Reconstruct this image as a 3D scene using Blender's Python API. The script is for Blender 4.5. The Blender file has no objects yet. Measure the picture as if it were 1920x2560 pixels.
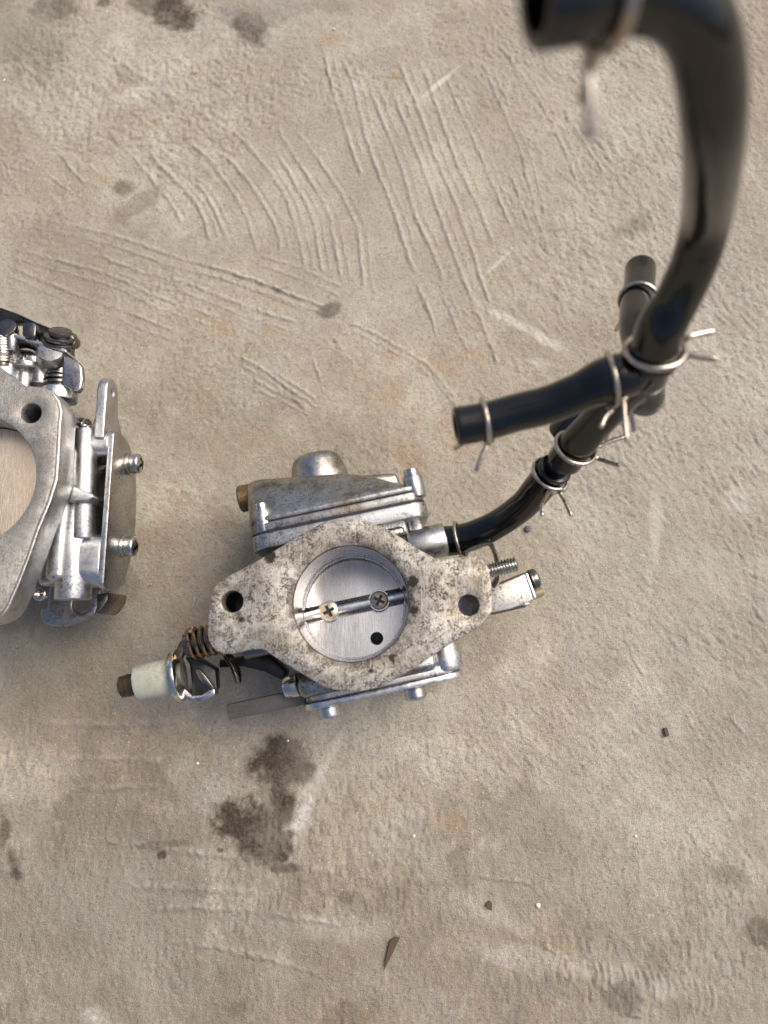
import bpy, bmesh, math, random
import numpy as np
from mathutils import Vector, Matrix
R = math.radians
random.seed(7)
sc = bpy.context.scene
C = sc.collection

# ------------------------------------------------------------------ camera, sky, sun, exposure
H = 245.0                 # camera height in mm
TILT = R(10.2)
FPX = 1775.0              # focal length in photograph pixels (2560 tall)
cam_d = bpy.data.cameras.new('camera')
cam_d.sensor_fit = 'VERTICAL'
cam_d.sensor_height = 36.0
cam_d.sensor_width = 27.0
cam_d.lens = 36.0 * FPX / 2560.0
cam_d.clip_start = 0.005
cam_d.clip_end = 200.0
cam_d.dof.use_dof = True
cam_d.dof.focus_distance = 0.218
cam_d.dof.aperture_fstop = cam_d.lens / 2.6
cam = bpy.data.objects.new('camera', cam_d)
cam.location = (0, 0, H * .001)
cam.rotation_euler = (TILT, 0, 0)
C.objects.link(cam)
sc.camera = cam

SUN_EL, SUN_AZ = R(52), R(58)        # azimuth from +Y towards +X
world = bpy.data.worlds.new('World')
sc.world = world
world.use_nodes = True
wn = world.node_tree
sky = wn.nodes.new('ShaderNodeTexSky')
sky.sky_type = 'NISHITA'
sky.sun_disc = False
sky.sun_elevation = SUN_EL
sky.sun_rotation = SUN_AZ
sky.air_density = 0.8
sky.dust_density = 6.0
sky.ozone_density = 1.0
wn.links.new(sky.outputs[0], wn.nodes['Background'].inputs[0])
wn.nodes['Background'].inputs[1].default_value = 0.08

sun_d = bpy.data.lights.new('sun', 'SUN')
sun_d.energy = 1.5
sun_d.angle = R(48)
sun_d.color = (1.0, .945, .865)
sun = bpy.data.objects.new('sun', sun_d)
sd = Vector((math.sin(SUN_AZ) * math.cos(SUN_EL), math.cos(SUN_AZ) * math.cos(SUN_EL), math.sin(SUN_EL)))
sun.rotation_euler = sd.to_track_quat('Z', 'Y').to_euler()
C.objects.link(sun)

sc.view_settings.view_transform = 'Standard'
sc.view_settings.look = 'None'
sc.view_settings.exposure = 0.98
sc.view_settings.gamma = 1.0

# ------------------------------------------------------------------ where a thing of the photograph stands (mm)
def ray(px, py):
    xn, yn = (px - 960.0) / FPX, (1280.0 - py) / FPX
    return Vector((xn, yn * math.cos(TILT) + math.sin(TILT), yn * math.sin(TILT) - math.cos(TILT)))
def P(px, py, z):
    d = ray(px, py)
    return Vector((0, 0, H)) + d * ((z - H) / d.z)
def D(px, py, depth):
    return Vector((0, 0, H)) + ray(px, py) * depth
def c1(x, y): return (560 + .3617 * x, 1090 + .3617 * y)
def c2(x, y): return (280 + .3014 * x, 1480 + .3014 * y)
def c3(x, y): return (680 + .3134 * x, 1550 + .3134 * y)
def c4(x, y): return (1040 + .2170 * x, 1250 + .2170 * y)
def c5(x, y): return (.2290 * x, 740 + .2290 * y)
def c6(x, y): return (.2441 * x, 1060 + .2441 * y)
def c7(x, y): return (1100 + .4461 * x, 640 + .4461 * y)

# ------------------------------------------------------------------ materials
def new_mat(name):
    m = bpy.data.materials.new(name)
    m.use_nodes = True
    nt = m.node_tree
    return m, nt, nt.nodes['Principled BSDF']
def N(nt, typ, **kw):
    n = nt.nodes.new(typ)
    for k, v in kw.items():
        if k.startswith('i_'):
            key = k[2:]
            n.inputs[int(key) if key.isdigit() else key].default_value = v
        else:
            setattr(n, k, v)
    return n
def noise(nt, vec, scale, detail=4, rough=.6, dist=0):
    n = N(nt, 'ShaderNodeTexNoise')
    n.inputs['Scale'].default_value = scale
    n.inputs['Detail'].default_value = detail
    n.inputs['Roughness'].default_value = rough
    n.inputs['Distortion'].default_value = dist
    nt.links.new(vec, n.inputs['Vector'])
    return n.outputs['Fac']
def ramp(nt, fac, a, b, lo=0.0, hi=1.0):
    n = N(nt, 'ShaderNodeMapRange')
    n.inputs['From Min'].default_value = a
    n.inputs['From Max'].default_value = b
    n.inputs['To Min'].default_value = lo
    n.inputs['To Max'].default_value = hi
    nt.links.new(fac, n.inputs['Value'])
    return n.outputs['Result']
def math_n(nt, op, a, b):
    n = N(nt, 'ShaderNodeMath', operation=op)
    for i, s in enumerate((a, b)):
        if hasattr(s, 'links'): nt.links.new(s, n.inputs[i])
        else: n.inputs[i].default_value = s
    return n.outputs[0]
def mix(nt, fac, a, b):
    n = N(nt, 'ShaderNodeMix', data_type='RGBA')
    for s, k in ((fac, 0), (a, 6), (b, 7)):
        if hasattr(s, 'links'): nt.links.new(s, n.inputs[k])
        else: n.inputs[k].default_value = s if k == 0 else (*s, 1)
    return n.outputs[2]
def stretched(nt, vec, rot, scale):
    mp = N(nt, 'ShaderNodeMapping')
    mp.inputs['Rotation'].default_value = rot
    mp.inputs['Scale'].default_value = scale
    nt.links.new(vec, mp.inputs['Vector'])
    return mp.outputs['Vector']
def bump(nt, h, strength, dist):
    n = N(nt, 'ShaderNodeBump')
    n.inputs['Strength'].default_value = strength
    n.inputs['Distance'].default_value = dist
    nt.links.new(h, n.inputs['Height'])
    return n.outputs['Normal']

def metal(name, base, rough, metallic=1.0, dirt=0.0, dirt_col=(.05, .038, .025), dscale=260, grain=0.15, gscale=2600,
          stain=0.0, stain_col=(.32, .27, .2), rvar=.12, speck=0.0):
    m, nt, bs = new_mat(name)
    vec = N(nt, 'ShaderNodeTexCoord').outputs['Object']
    col = base
    if stain:
        f = ramp(nt, noise(nt, vec, 130, 5, .65, .6), .46, .64, 0, stain)
        col = mix(nt, f, col, stain_col)
    if dirt:
        big = ramp(nt, noise(nt, vec, dscale * .35, 3), .35, .68)
        fine = ramp(nt, noise(nt, vec, dscale * 5, 4, .7), .50, .60)
        f = math_n(nt, 'MULTIPLY', math_n(nt, 'MULTIPLY', big, fine), dirt * .85)
        col = mix(nt, f, col, dirt_col)
    if speck:
        f = ramp(nt, noise(nt, vec, 900, 2, .5), .60, .66, 0, speck)
        col = mix(nt, f, col, dirt_col)
    if hasattr(col, 'links'): nt.links.new(col, bs.inputs['Base Color'])
    else: bs.inputs['Base Color'].default_value = (*col, 1)
    bs.inputs['Metallic'].default_value = metallic
    r = ramp(nt, noise(nt, vec, 420, 4), .3, .7, max(.03, rough - rvar), rough + rvar)
    nt.links.new(r, bs.inputs['Roughness'])
    if grain:
        nt.links.new(bump(nt, noise(nt, vec, gscale, 3, .6), grain, .0002), bs.inputs['Normal'])
    return m

M = {}
M['cast'] = metal('cast_aluminium', (.52, .52, .515), .34, 1, dirt=.85, stain=.5, stain_col=(.33, .29, .225), grain=.30, gscale=2200)
M['cast_dirty'] = metal('oily_cast_aluminium', (.43, .42, .40), .33, 1, dirt=1.0, stain=.92, stain_col=(.25, .205, .145), grain=.30, gscale=2000, speck=.25)
M['cast_clean'] = metal('clean_cast_aluminium', (.57, .575, .58), .40, 1, dirt=.8, stain=.45, stain_col=(.45, .41, .34), grain=.30, gscale=2400)
M['bright'] = metal('machined_aluminium', (.70, .70, .70), .26, 1, dirt=.6, stain=.3, stain_col=(.4, .36, .29), grain=.08)
M['steel'] = metal('zinc_plated_steel', (.62, .61, .58), .20, 1, dirt=.8, stain=.35, stain_col=(.42, .36, .22), grain=.06)
M['shaft'] = metal('polished_steel', (.80, .79, .77), .24, 1, dirt=.3, grain=.04)
M['wire'] = metal('spring_wire', (.52, .465, .40), .26, 1, dirt=.7, stain=.4, stain_col=(.30, .20, .12), grain=.1)
M['dark_steel'] = metal('dark_oily_steel', (.20, .19, .18), .26, 1, dirt=.7, stain=.3, stain_col=(.12, .09, .06), grain=.12)
M['grey_steel'] = metal('grey_steel', (.40, .39, .39), .34, 1, dirt=.7, stain=.3, stain_col=(.24, .2, .16), grain=.15)
M['bronze'] = metal('browned_spring_steel', (.32, .21, .13), .28, 1, dirt=.9, grain=.15)
M['brass'] = metal('tarnished_brass', (.30, .19, .09), .42, .9, dirt=1.0, grain=.25)
M['gasket'] = metal('black_gasket', (.02, .018, .016), .5, 0, grain=.3)
M['dark'] = metal('black_metal_and_shade', (.009, .0085, .008), .34, .0, grain=.2)  # black parts; also stands in for shade in holes and under the flange
M['nylon'] = metal('greenish_white_nylon', (.40, .405, .345), .38, 0, dirt=1.0, dirt_col=(.18, .15, .08), stain=.6, stain_col=(.27, .255, .17), grain=.12, gscale=1500)
M['nylon'].node_tree.nodes['Principled BSDF'].inputs['Subsurface Weight'].default_value = .15
M['nylon'].node_tree.nodes['Principled BSDF'].inputs['Subsurface Radius'].default_value = (.002, .002, .001)
M['cream'] = metal('cream_zinc_casting', (.58, .555, .51), .42, .6, dirt=1.0, stain=.5, stain_col=(.36, .32, .25), grain=.25)
M['tab'] = metal('greyed_steel_tab', (.15, .14, .125), .5, .3, dirt=.9, stain=.5, stain_col=(.12, .10, .08), grain=.2)
M['brass_screw'] = metal('yellowed_screw', (.44, .385, .29), .36, 1, dirt=.6, grain=.05)
M['tip'] = metal('dark_brown_tip', (.065, .048, .032), .36, .6, dirt=.8, grain=.2)
M['yellow'] = metal('yellowed_plastic', (.20, .17, .10), .4, 0, dirt=.5, grain=.1)

def rubber_mat():
    m, nt, bs = new_mat('black_rubber')
    vec = N(nt, 'ShaderNodeTexCoord').outputs['Object']
    dust = ramp(nt, noise(nt, vec, 1700, 3, .6), .66, .74, 0, .5)
    low = ramp(nt, noise(nt, vec, 90, 4), .4, .7, 0, .5)
    col = mix(nt, low, (.0022, .0022, .0024), (.0045, .0044, .0042))
    col = mix(nt, dust, col, (.07, .062, .055))
    nt.links.new(col, bs.inputs['Base Color'])
    nt.links.new(ramp(nt, noise(nt, vec, 260, 4), .35, .7, .09, .20), bs.inputs['Roughness'])
    bs.inputs['Specular IOR Level'].default_value = .55
    nt.links.new(bump(nt, noise(nt, vec, 700, 4, .6), .10, .0003), bs.inputs['Normal'])
    return m
M['rubber'] = rubber_mat()
M['plastic'] = metal('black_plastic', (.010, .010, .011), .16, 0, grain=.1, gscale=900)

def flange_mat(name, base, dirt, pit, ang, brown, bore=False):
    m, nt, bs = new_mat(name)
    vec = N(nt, 'ShaderNodeTexCoord').outputs['Object']
    st = stretched(nt, vec, (0, 0, ang), (4600, 170, 600))
    lines = noise(nt, st, 1.0, 4, .75)
    low = noise(nt, vec, 95, 5, .65, .8)
    mid = noise(nt, vec, 420, 5, .7)
    fine = noise(nt, vec, 2100, 3, .7)
    clus = noise(nt, vec, 170, 5, .7, .5)
    col = mix(nt, ramp(nt, lines, .36, .62), tuple(b * .55 for b in base), tuple(min(1, b * 1.25) for b in base))
    col = mix(nt, ramp(nt, low, .40, .66, 0, .55), col, brown)
    f = math_n(nt, 'MULTIPLY', math_n(nt, 'MULTIPLY', ramp(nt, fine, .46, .53), ramp(nt, mid, .39, .52)), ramp(nt, clus, .32, .54, .35, 1))
    col = mix(nt, math_n(nt, 'MULTIPLY', f, dirt), col, (.058, .043, .029))
    f2 = math_n(nt, 'MULTIPLY', ramp(nt, lines, .47, .60), ramp(nt, low, .42, .60))
    col = mix(nt, math_n(nt, 'MULTIPLY', f2, dirt * .85), col, (.10, .073, .046))
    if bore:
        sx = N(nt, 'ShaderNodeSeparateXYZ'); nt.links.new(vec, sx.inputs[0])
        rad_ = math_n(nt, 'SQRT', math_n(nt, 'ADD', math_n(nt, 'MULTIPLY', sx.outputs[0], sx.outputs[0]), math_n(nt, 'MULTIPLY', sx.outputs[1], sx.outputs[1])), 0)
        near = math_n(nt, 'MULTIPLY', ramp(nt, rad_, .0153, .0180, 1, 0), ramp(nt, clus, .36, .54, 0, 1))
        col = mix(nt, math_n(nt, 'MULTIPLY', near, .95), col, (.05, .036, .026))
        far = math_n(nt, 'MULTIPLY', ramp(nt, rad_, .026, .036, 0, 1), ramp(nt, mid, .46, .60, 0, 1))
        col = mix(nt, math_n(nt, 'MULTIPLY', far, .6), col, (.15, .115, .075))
    scr = ramp(nt, noise(nt, stretched(nt, vec, (0, 0, R(63)), (3000, 90, 200)), 1.0, 2, .5), .64, .70, 0, .5)
    col = mix(nt, scr, col, tuple(min(1, b * 1.45) for b in base))
    wv = N(nt, 'ShaderNodeTexVoronoi', feature='F1')
    wv.inputs['Scale'].default_value = 150
    wv.inputs['Randomness'].default_value = 1
    add = N(nt, 'ShaderNodeVectorMath', operation='ADD')
    nz = N(nt, 'ShaderNodeTexNoise'); nz.inputs['Scale'].default_value = 900
    nt.links.new(vec, nz.inputs['Vector'])
    sclv = N(nt, 'ShaderNodeVectorMath', operation='SCALE'); sclv.inputs['Scale'].default_value = .0016
    nt.links.new(nz.outputs['Color'], sclv.inputs[0])
    nt.links.new(vec, add.inputs[0]); nt.links.new(sclv.outputs[0], add.inputs[1])
    nt.links.new(add.outputs[0], wv.inputs['Vector'])
    sep = N(nt, 'ShaderNodeSeparateColor'); nt.links.new(wv.outputs['Color'], sep.inputs[0])
    sel = ramp(nt, sep.outputs[0], .52, .55)
    rad = ramp(nt, sep.outputs[1], 0, 1, .05, .24)
    spot = ramp(nt, math_n(nt, 'SUBTRACT', wv.outputs['Distance'], rad), -.03, .05, 1, 0)
    col = mix(nt, math_n(nt, 'MULTIPLY', math_n(nt, 'MULTIPLY', sel, spot), pit), col, (.028, .022, .018))
    nt.links.new(col, bs.inputs['Base Color'])
    bs.inputs['Metallic'].default_value = .55
    nt.links.new(ramp(nt, mid, .3, .7, .36, .58), bs.inputs['Roughness'])
    hh = math_n(nt, 'ADD', math_n(nt, 'MULTIPLY', lines, .7), math_n(nt, 'MULTIPLY', fine, .3))
    nt.links.new(bump(nt, hh, .45, .00025), bs.inputs['Normal'])
    return m
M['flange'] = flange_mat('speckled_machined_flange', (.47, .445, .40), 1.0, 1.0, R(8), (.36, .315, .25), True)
M['flange_grey'] = flange_mat('grey_machined_flange', (.41, .39, .355), .55, .3, R(-62), (.30, .27, .225))

def disc_mat(name, a, b, ang, scratch=.35):
    m, nt, bs = new_mat(name)
    vec = N(nt, 'ShaderNodeTexCoord').outputs['Object']
    st = stretched(nt, vec, (0, 0, ang), (3500, 260, 300))
    lines = noise(nt, st, 1.0, 3, .6)
    band = noise(nt, stretched(nt, vec, (0, 0, R(-6)), (150, 22, 20)), 1.0, 2, .5)
    col = mix(nt, ramp(nt, band, .42, .58), a, b)
    scr = ramp(nt, noise(nt, stretched(nt, vec, (0, 0, R(50)), (5200, 160, 200)), 1.0, 2, .5), .62, .70, 0, scratch)
    col = mix(nt, scr, col, (.85, .83, .8))
    nt.links.new(col, bs.inputs['Base Color'])
    bs.inputs['Metallic'].default_value = 1
    nt.links.new(ramp(nt, lines, .3, .7, .20, .34), bs.inputs['Roughness'])
    nt.links.new(bump(nt, lines, .12, .0001), bs.inputs['Normal'])
    return m
M['disc'] = disc_mat('brushed_throttle_steel', (.66, .63, .59), (.78, .745, .70), R(90))
M['disc_warm'] = disc_mat('brushed_warm_disc', (.86, .67, .46), (.92, .73, .52), R(78), .08)

# ------------------------------------------------------------------ mesh helpers (all in mm)
def fr(o, ex, ey, ez):
    m = Matrix.Identity(4)
    for i, e in enumerate((ex, ey, ez)):
        e = Vector(e)
        for k in range(3): m[k][i] = e[k]
    for k in range(3): m[k][3] = o[k]
    return m
def axis_fr(o, ax, up=(0, 0, 1)):
    ez = Vector(ax).normalized()
    u = Vector(up)
    if abs(ez.dot(u)) > .95: u = Vector((1, 0, 0))
    ex = u.cross(ez).normalized()
    return fr(o, ex, ez.cross(ex), ez)
def finish(bm, m, bevel=0, seg=2, ang=35):
    bmesh.ops.recalc_face_normals(bm, faces=bm.faces)
    if bevel:
        es = [e for e in bm.edges if len(e.link_faces) == 2 and e.calc_face_angle(0) > R(ang)]
        if es:
            bmesh.ops.bevel(bm, geom=es, offset=bevel, offset_type='OFFSET', segments=seg, profile=.5, affect='EDGES', clamp_overlap=True)
    if m is not None: bmesh.ops.transform(bm, matrix=m, verts=bm.verts)
    bmesh.ops.recalc_face_normals(bm, faces=bm.faces)
    return bm
def circ(cx, cy, r, n=32, a0=0):
    return [(cx + r * math.cos(a0 + 2 * math.pi * i / n), cy + r * math.sin(a0 + 2 * math.pi * i / n)) for i in range(n)]
def prism(outer, z0, z1, m=None, holes=(), bevel=.35, seg=2, ang=35):
    bm = bmesh.new()
    if not holes:
        bm.faces.new([bm.verts.new((x, y, z0)) for x, y in outer])
    else:
        es = []
        for loop in [outer] + list(holes):
            vs = [bm.verts.new((x, y, z0)) for x, y in loop]
            es += [bm.edges.new((vs[i], vs[(i + 1) % len(vs)])) for i in range(len(vs))]
        bmesh.ops.triangle_fill(bm, use_beauty=True, use_dissolve=False, edges=es)
    r = bmesh.ops.extrude_face_region(bm, geom=list(bm.faces))
    bmesh.ops.translate(bm, vec=(0, 0, z1 - z0), verts=[g for g in r['geom'] if isinstance(g, bmesh.types.BMVert)])
    return finish(bm, m, bevel, seg, ang)
def box(m, x0, x1, y0, y1, z0, z1, bevel=.4, seg=2):
    return prism([(x0, y0), (x1, y0), (x1, y1), (x0, y1)], z0, z1, m, (), bevel, seg)
def lathe(prof, m=None, seg=36, squash=1.0):
    bm = bmesh.new()
    rings = []
    for r, h in prof:
        if r < 1e-6: rings.append([bm.verts.new((0, 0, h))])
        else: rings.append([bm.verts.new((x, y * squash, h)) for x, y in circ(0, 0, r, seg)])
    for a, b in zip(rings, rings[1:]):
        for i in range(seg):
            j = (i + 1) % seg
            if len(a) == 1 and len(b) == 1: continue
            if len(a) == 1: bm.faces.new((a[0], b[i], b[j]))
            elif len(b) == 1: bm.faces.new((a[i], a[j], b[0]))
            else: bm.faces.new((a[i], a[j], b[j], b[i]))
    return finish(bm, m)
def cyl(m, r, h0, h1, bevel=.3, seg=32):
    return lathe([(0, h0), (r - bevel, h0), (r - bevel * .3, h0 + bevel * .3), (r, h0 + bevel), (r, h1 - bevel), (r - bevel * .3, h1 - bevel * .3), (r - bevel, h1), (0, h1)], m, seg)
def ring(m, r0, r1, h0, h1, bevel=.15, seg=36):
    b = bevel
    return lathe([(r0, h0 + b), (r0 + b, h0), (r1 - b, h0), (r1, h0 + b), (r1, h1 - b), (r1 - b, h1), (r0 + b, h1), (r0, h1 - b), (r0, h0 + b)], m, seg)
def catmull(pts, rad, sub):
    n = len(pts)
    out, ro = [], []
    for i in range(n - 1):
        p0, p1, p2, p3 = pts[max(i - 1, 0)], pts[i], pts[i + 1], pts[min(i + 2, n - 1)]
        for k in range(sub):
            t = k / sub
            out.append(.5 * ((2 * p1) + (p2 - p0) * t + (2 * p0 - 5 * p1 + 4 * p2 - p3) * t * t + (3 * p1 - 3 * p2 + p3 - p0) * t ** 3))
            s = t * t * (3 - 2 * t)
            ro.append(rad[i] * (1 - s) + rad[i + 1] * s)
    out.append(pts[-1]); ro.append(rad[-1])
    return out, ro
def tube(pts, rad, seg=16, sub=8, open_a=0, open_b=0, flat=None):
    """open_a / open_b: inner radius of an open end that one can look into"""
    pts = [Vector(p) for p in pts]
    if not hasattr(rad, '__len__'): rad = [rad] * len(pts)
    if sub > 1: pts, rad = catmull(pts, rad, sub)
    n = len(pts)
    tg = [(pts[min(i + 1, n - 1)] - pts[max(i - 1, 0)]).normalized() for i in range(n)]
    up = Vector((0, 0, 1)) if abs(tg[0].z) < .9 else Vector((1, 0, 0))
    ex = (up - tg[0] * up.dot(tg[0])).normalized()
    rows = []
    for i in range(n):
        ex = (ex - tg[i] * ex.dot(tg[i])).normalized()
        rows.append((pts[i], ex.copy(), tg[i].cross(ex), rad[i]))
    def capd(row, t, inner, rr):
        p, a, b, r = row
        e = min(.35, r * .2)
        out = [(p + t * e * .6, a, b, r - e * .4), (p + t * e, a, b, r - e)]
        if inner: out += [(p + t * e, a, b, inner + .2), (p + t * (e - .2), a, b, inner), (p - t * 6, a, b, inner)]
        return out
    rows = list(reversed(capd(rows[0], -tg[0], open_a, 0))) + rows + capd(rows[-1], tg[-1], open_b, 0)
    bm = bmesh.new()
    f1, f2 = flat or (1, 1)
    loops = [[bm.verts.new(p + a * (r * f1 * math.cos(2 * math.pi * k / seg)) + b * (r * f2 * math.sin(2 * math.pi * k / seg))) for k in range(seg)] for p, a, b, r in rows]
    for a, b in zip(loops, loops[1:]):
        for k in range(seg):
            bm.faces.new((a[k], a[(k + 1) % seg], b[(k + 1) % seg], b[k]))
    bm.faces.new(loops[0]); bm.faces.new(loops[-1])
    return finish(bm, None)
def loft(secs, m):
    bm = bmesh.new()
    loops = [[bm.verts.new((x, y, v)) for x, y, v in pts] for pts in secs]
    n = len(loops[0])
    for a, b in zip(loops, loops[1:]):
        for k in range(n): bm.faces.new((a[k], a[(k + 1) % n], b[(k + 1) % n], b[k]))
    bm.faces.new(loops[0]); bm.faces.new(loops[-1])
    return finish(bm, m)
def helix(m, r, wire, h0, h1, turns, seg=8, a0=0.0):
    k = int(turns * 20)
    pts = [m @ Vector((r * math.cos(a0 + 2 * math.pi * turns * i / k), r * math.sin(a0 + 2 * math.pi * turns * i / k), h0 + (h1 - h0) * i / k)) for i in range(k + 1)]
    return tube(pts, wire, seg, 1)
def cross_pts(r, w):
    return [(w, w), (w, r), (-w, r), (-w, w), (-r, w), (-r, -w), (-w, -w), (-w, -r), (w, -r), (w, -w), (r, -w), (r, w)]
def screw_head(m, r, h, dome=.5, cr=.62, cw=.16, depth=None):
    depth = depth or h * .75
    bm = prism(circ(0, 0, r, 32), h - depth, h, None, [cross_pts(r * cr, r * cw)], 0)
    es = [e for e in bm.edges if all(v.co.z > h - 1e-4 and v.co.xy.length > r * .98 for v in e.verts)]
    bmesh.ops.bevel(bm, geom=es, offset=.14 * r, offset_type='OFFSET', segments=3, profile=.5, affect='EDGES', clamp_overlap=True)
    for v in bm.verts:
        if v.co.z > h - depth * .5:
            q = min(1, (v.co.x ** 2 + v.co.y ** 2) / r ** 2)
            v.co.z += dome * (1 - q)
    b2 = lathe([(0, 0), (r * .94, 0), (r, .06 * r), (r * .985, h - depth + .002), (0, h - depth + .004)], None, 32)
    me = bpy.data.meshes.new('tmp'); b2.to_mesh(me); bm.from_mesh(me); bpy.data.meshes.remove(me); b2.free()
    bmesh.ops.transform(bm, matrix=m, verts=bm.verts)
    bmesh.ops.recalc_face_normals(bm, faces=bm.faces)
    return bm

def obj(name, bms, mat, parent=None, origin=None, sharp=40):
    if not isinstance(bms, (list, tuple)): bms = [bms]
    base = bms[0]
    for b in bms[1:]:
        t = bpy.data.meshes.new('tmp'); b.to_mesh(t); base.from_mesh(t); bpy.data.meshes.remove(t); b.free()
    p = parent
    off = Vector((0, 0, 0))
    while p is not None:
        off += Vector(p['mm']); p = p.parent
    if parent is None and origin is not None: off = Vector(origin)
    if parent is not None: loc = Vector((0, 0, 0))
    else: loc = off
    for v in base.verts: v.co = (v.co - off) * .001
    me = bpy.data.meshes.new(name)
    base.to_mesh(me); base.free()
    for poly in me.polygons: poly.use_smooth = True
    me.set_sharp_from_angle(angle=R(sharp))
    me.materials.append(M[mat] if isinstance(mat, str) else mat)
    o = bpy.data.objects.new(name, me)
    C.objects.link(o)
    o.location = loc * .001
    o['mm'] = tuple(loc)
    if parent is not None: o.parent = parent
    return o
def tag(o, label=None, cat=None, group=None, kind=None):
    for k, v in (('label', label), ('category', cat), ('group', group), ('kind', kind)):
        if v: o[k] = v
    return o
def thing(name, loc, label, cat, group=None):
    o = bpy.data.objects.new(name, None)
    o.empty_display_size = .01
    C.objects.link(o)
    o.location = Vector(loc) * .001
    o['mm'] = tuple(loc)
    return tag(o, label, cat, group)

# ------------------------------------------------------------------ the concrete ground: one sheet with its real relief
def hashn(ix, iy, seed):
    h = (ix.astype(np.int64) * 374761393 + iy.astype(np.int64) * 668265263 + seed * 1442695041) & 0x7fffffff
    h = ((h ^ (h >> 13)) * 1274126177) & 0x7fffffff
    return ((h ^ (h >> 16)) & 0xffff) / 65535.0
def vn(x, y, s, seed):
    x = x / s; y = y / s
    ix = np.floor(x); iy = np.floor(y)
    fx = x - ix; fy = y - iy
    fx = fx * fx * (3 - 2 * fx); fy = fy * fy * (3 - 2 * fy)
    a = hashn(ix, iy, seed); b = hashn(ix + 1, iy, seed); c = hashn(ix, iy + 1, seed); d = hashn(ix + 1, iy + 1, seed)
    return (a + (b - a) * fx) + ((c + (d - c) * fx) - (a + (b - a) * fx)) * fy - .5
def fbm(x, y, s, seed, octv=3, g=.55):
    t = 0; a = 1
    for k in range(octv):
        t = t + a * vn(x, y, s, seed + k); s /= 2.03; a *= g
    return t
def smooth(a, b, x):
    t = np.clip((x - a) / (b - a), 0, 1)
    return t * t * (3 - 2 * t)

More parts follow.
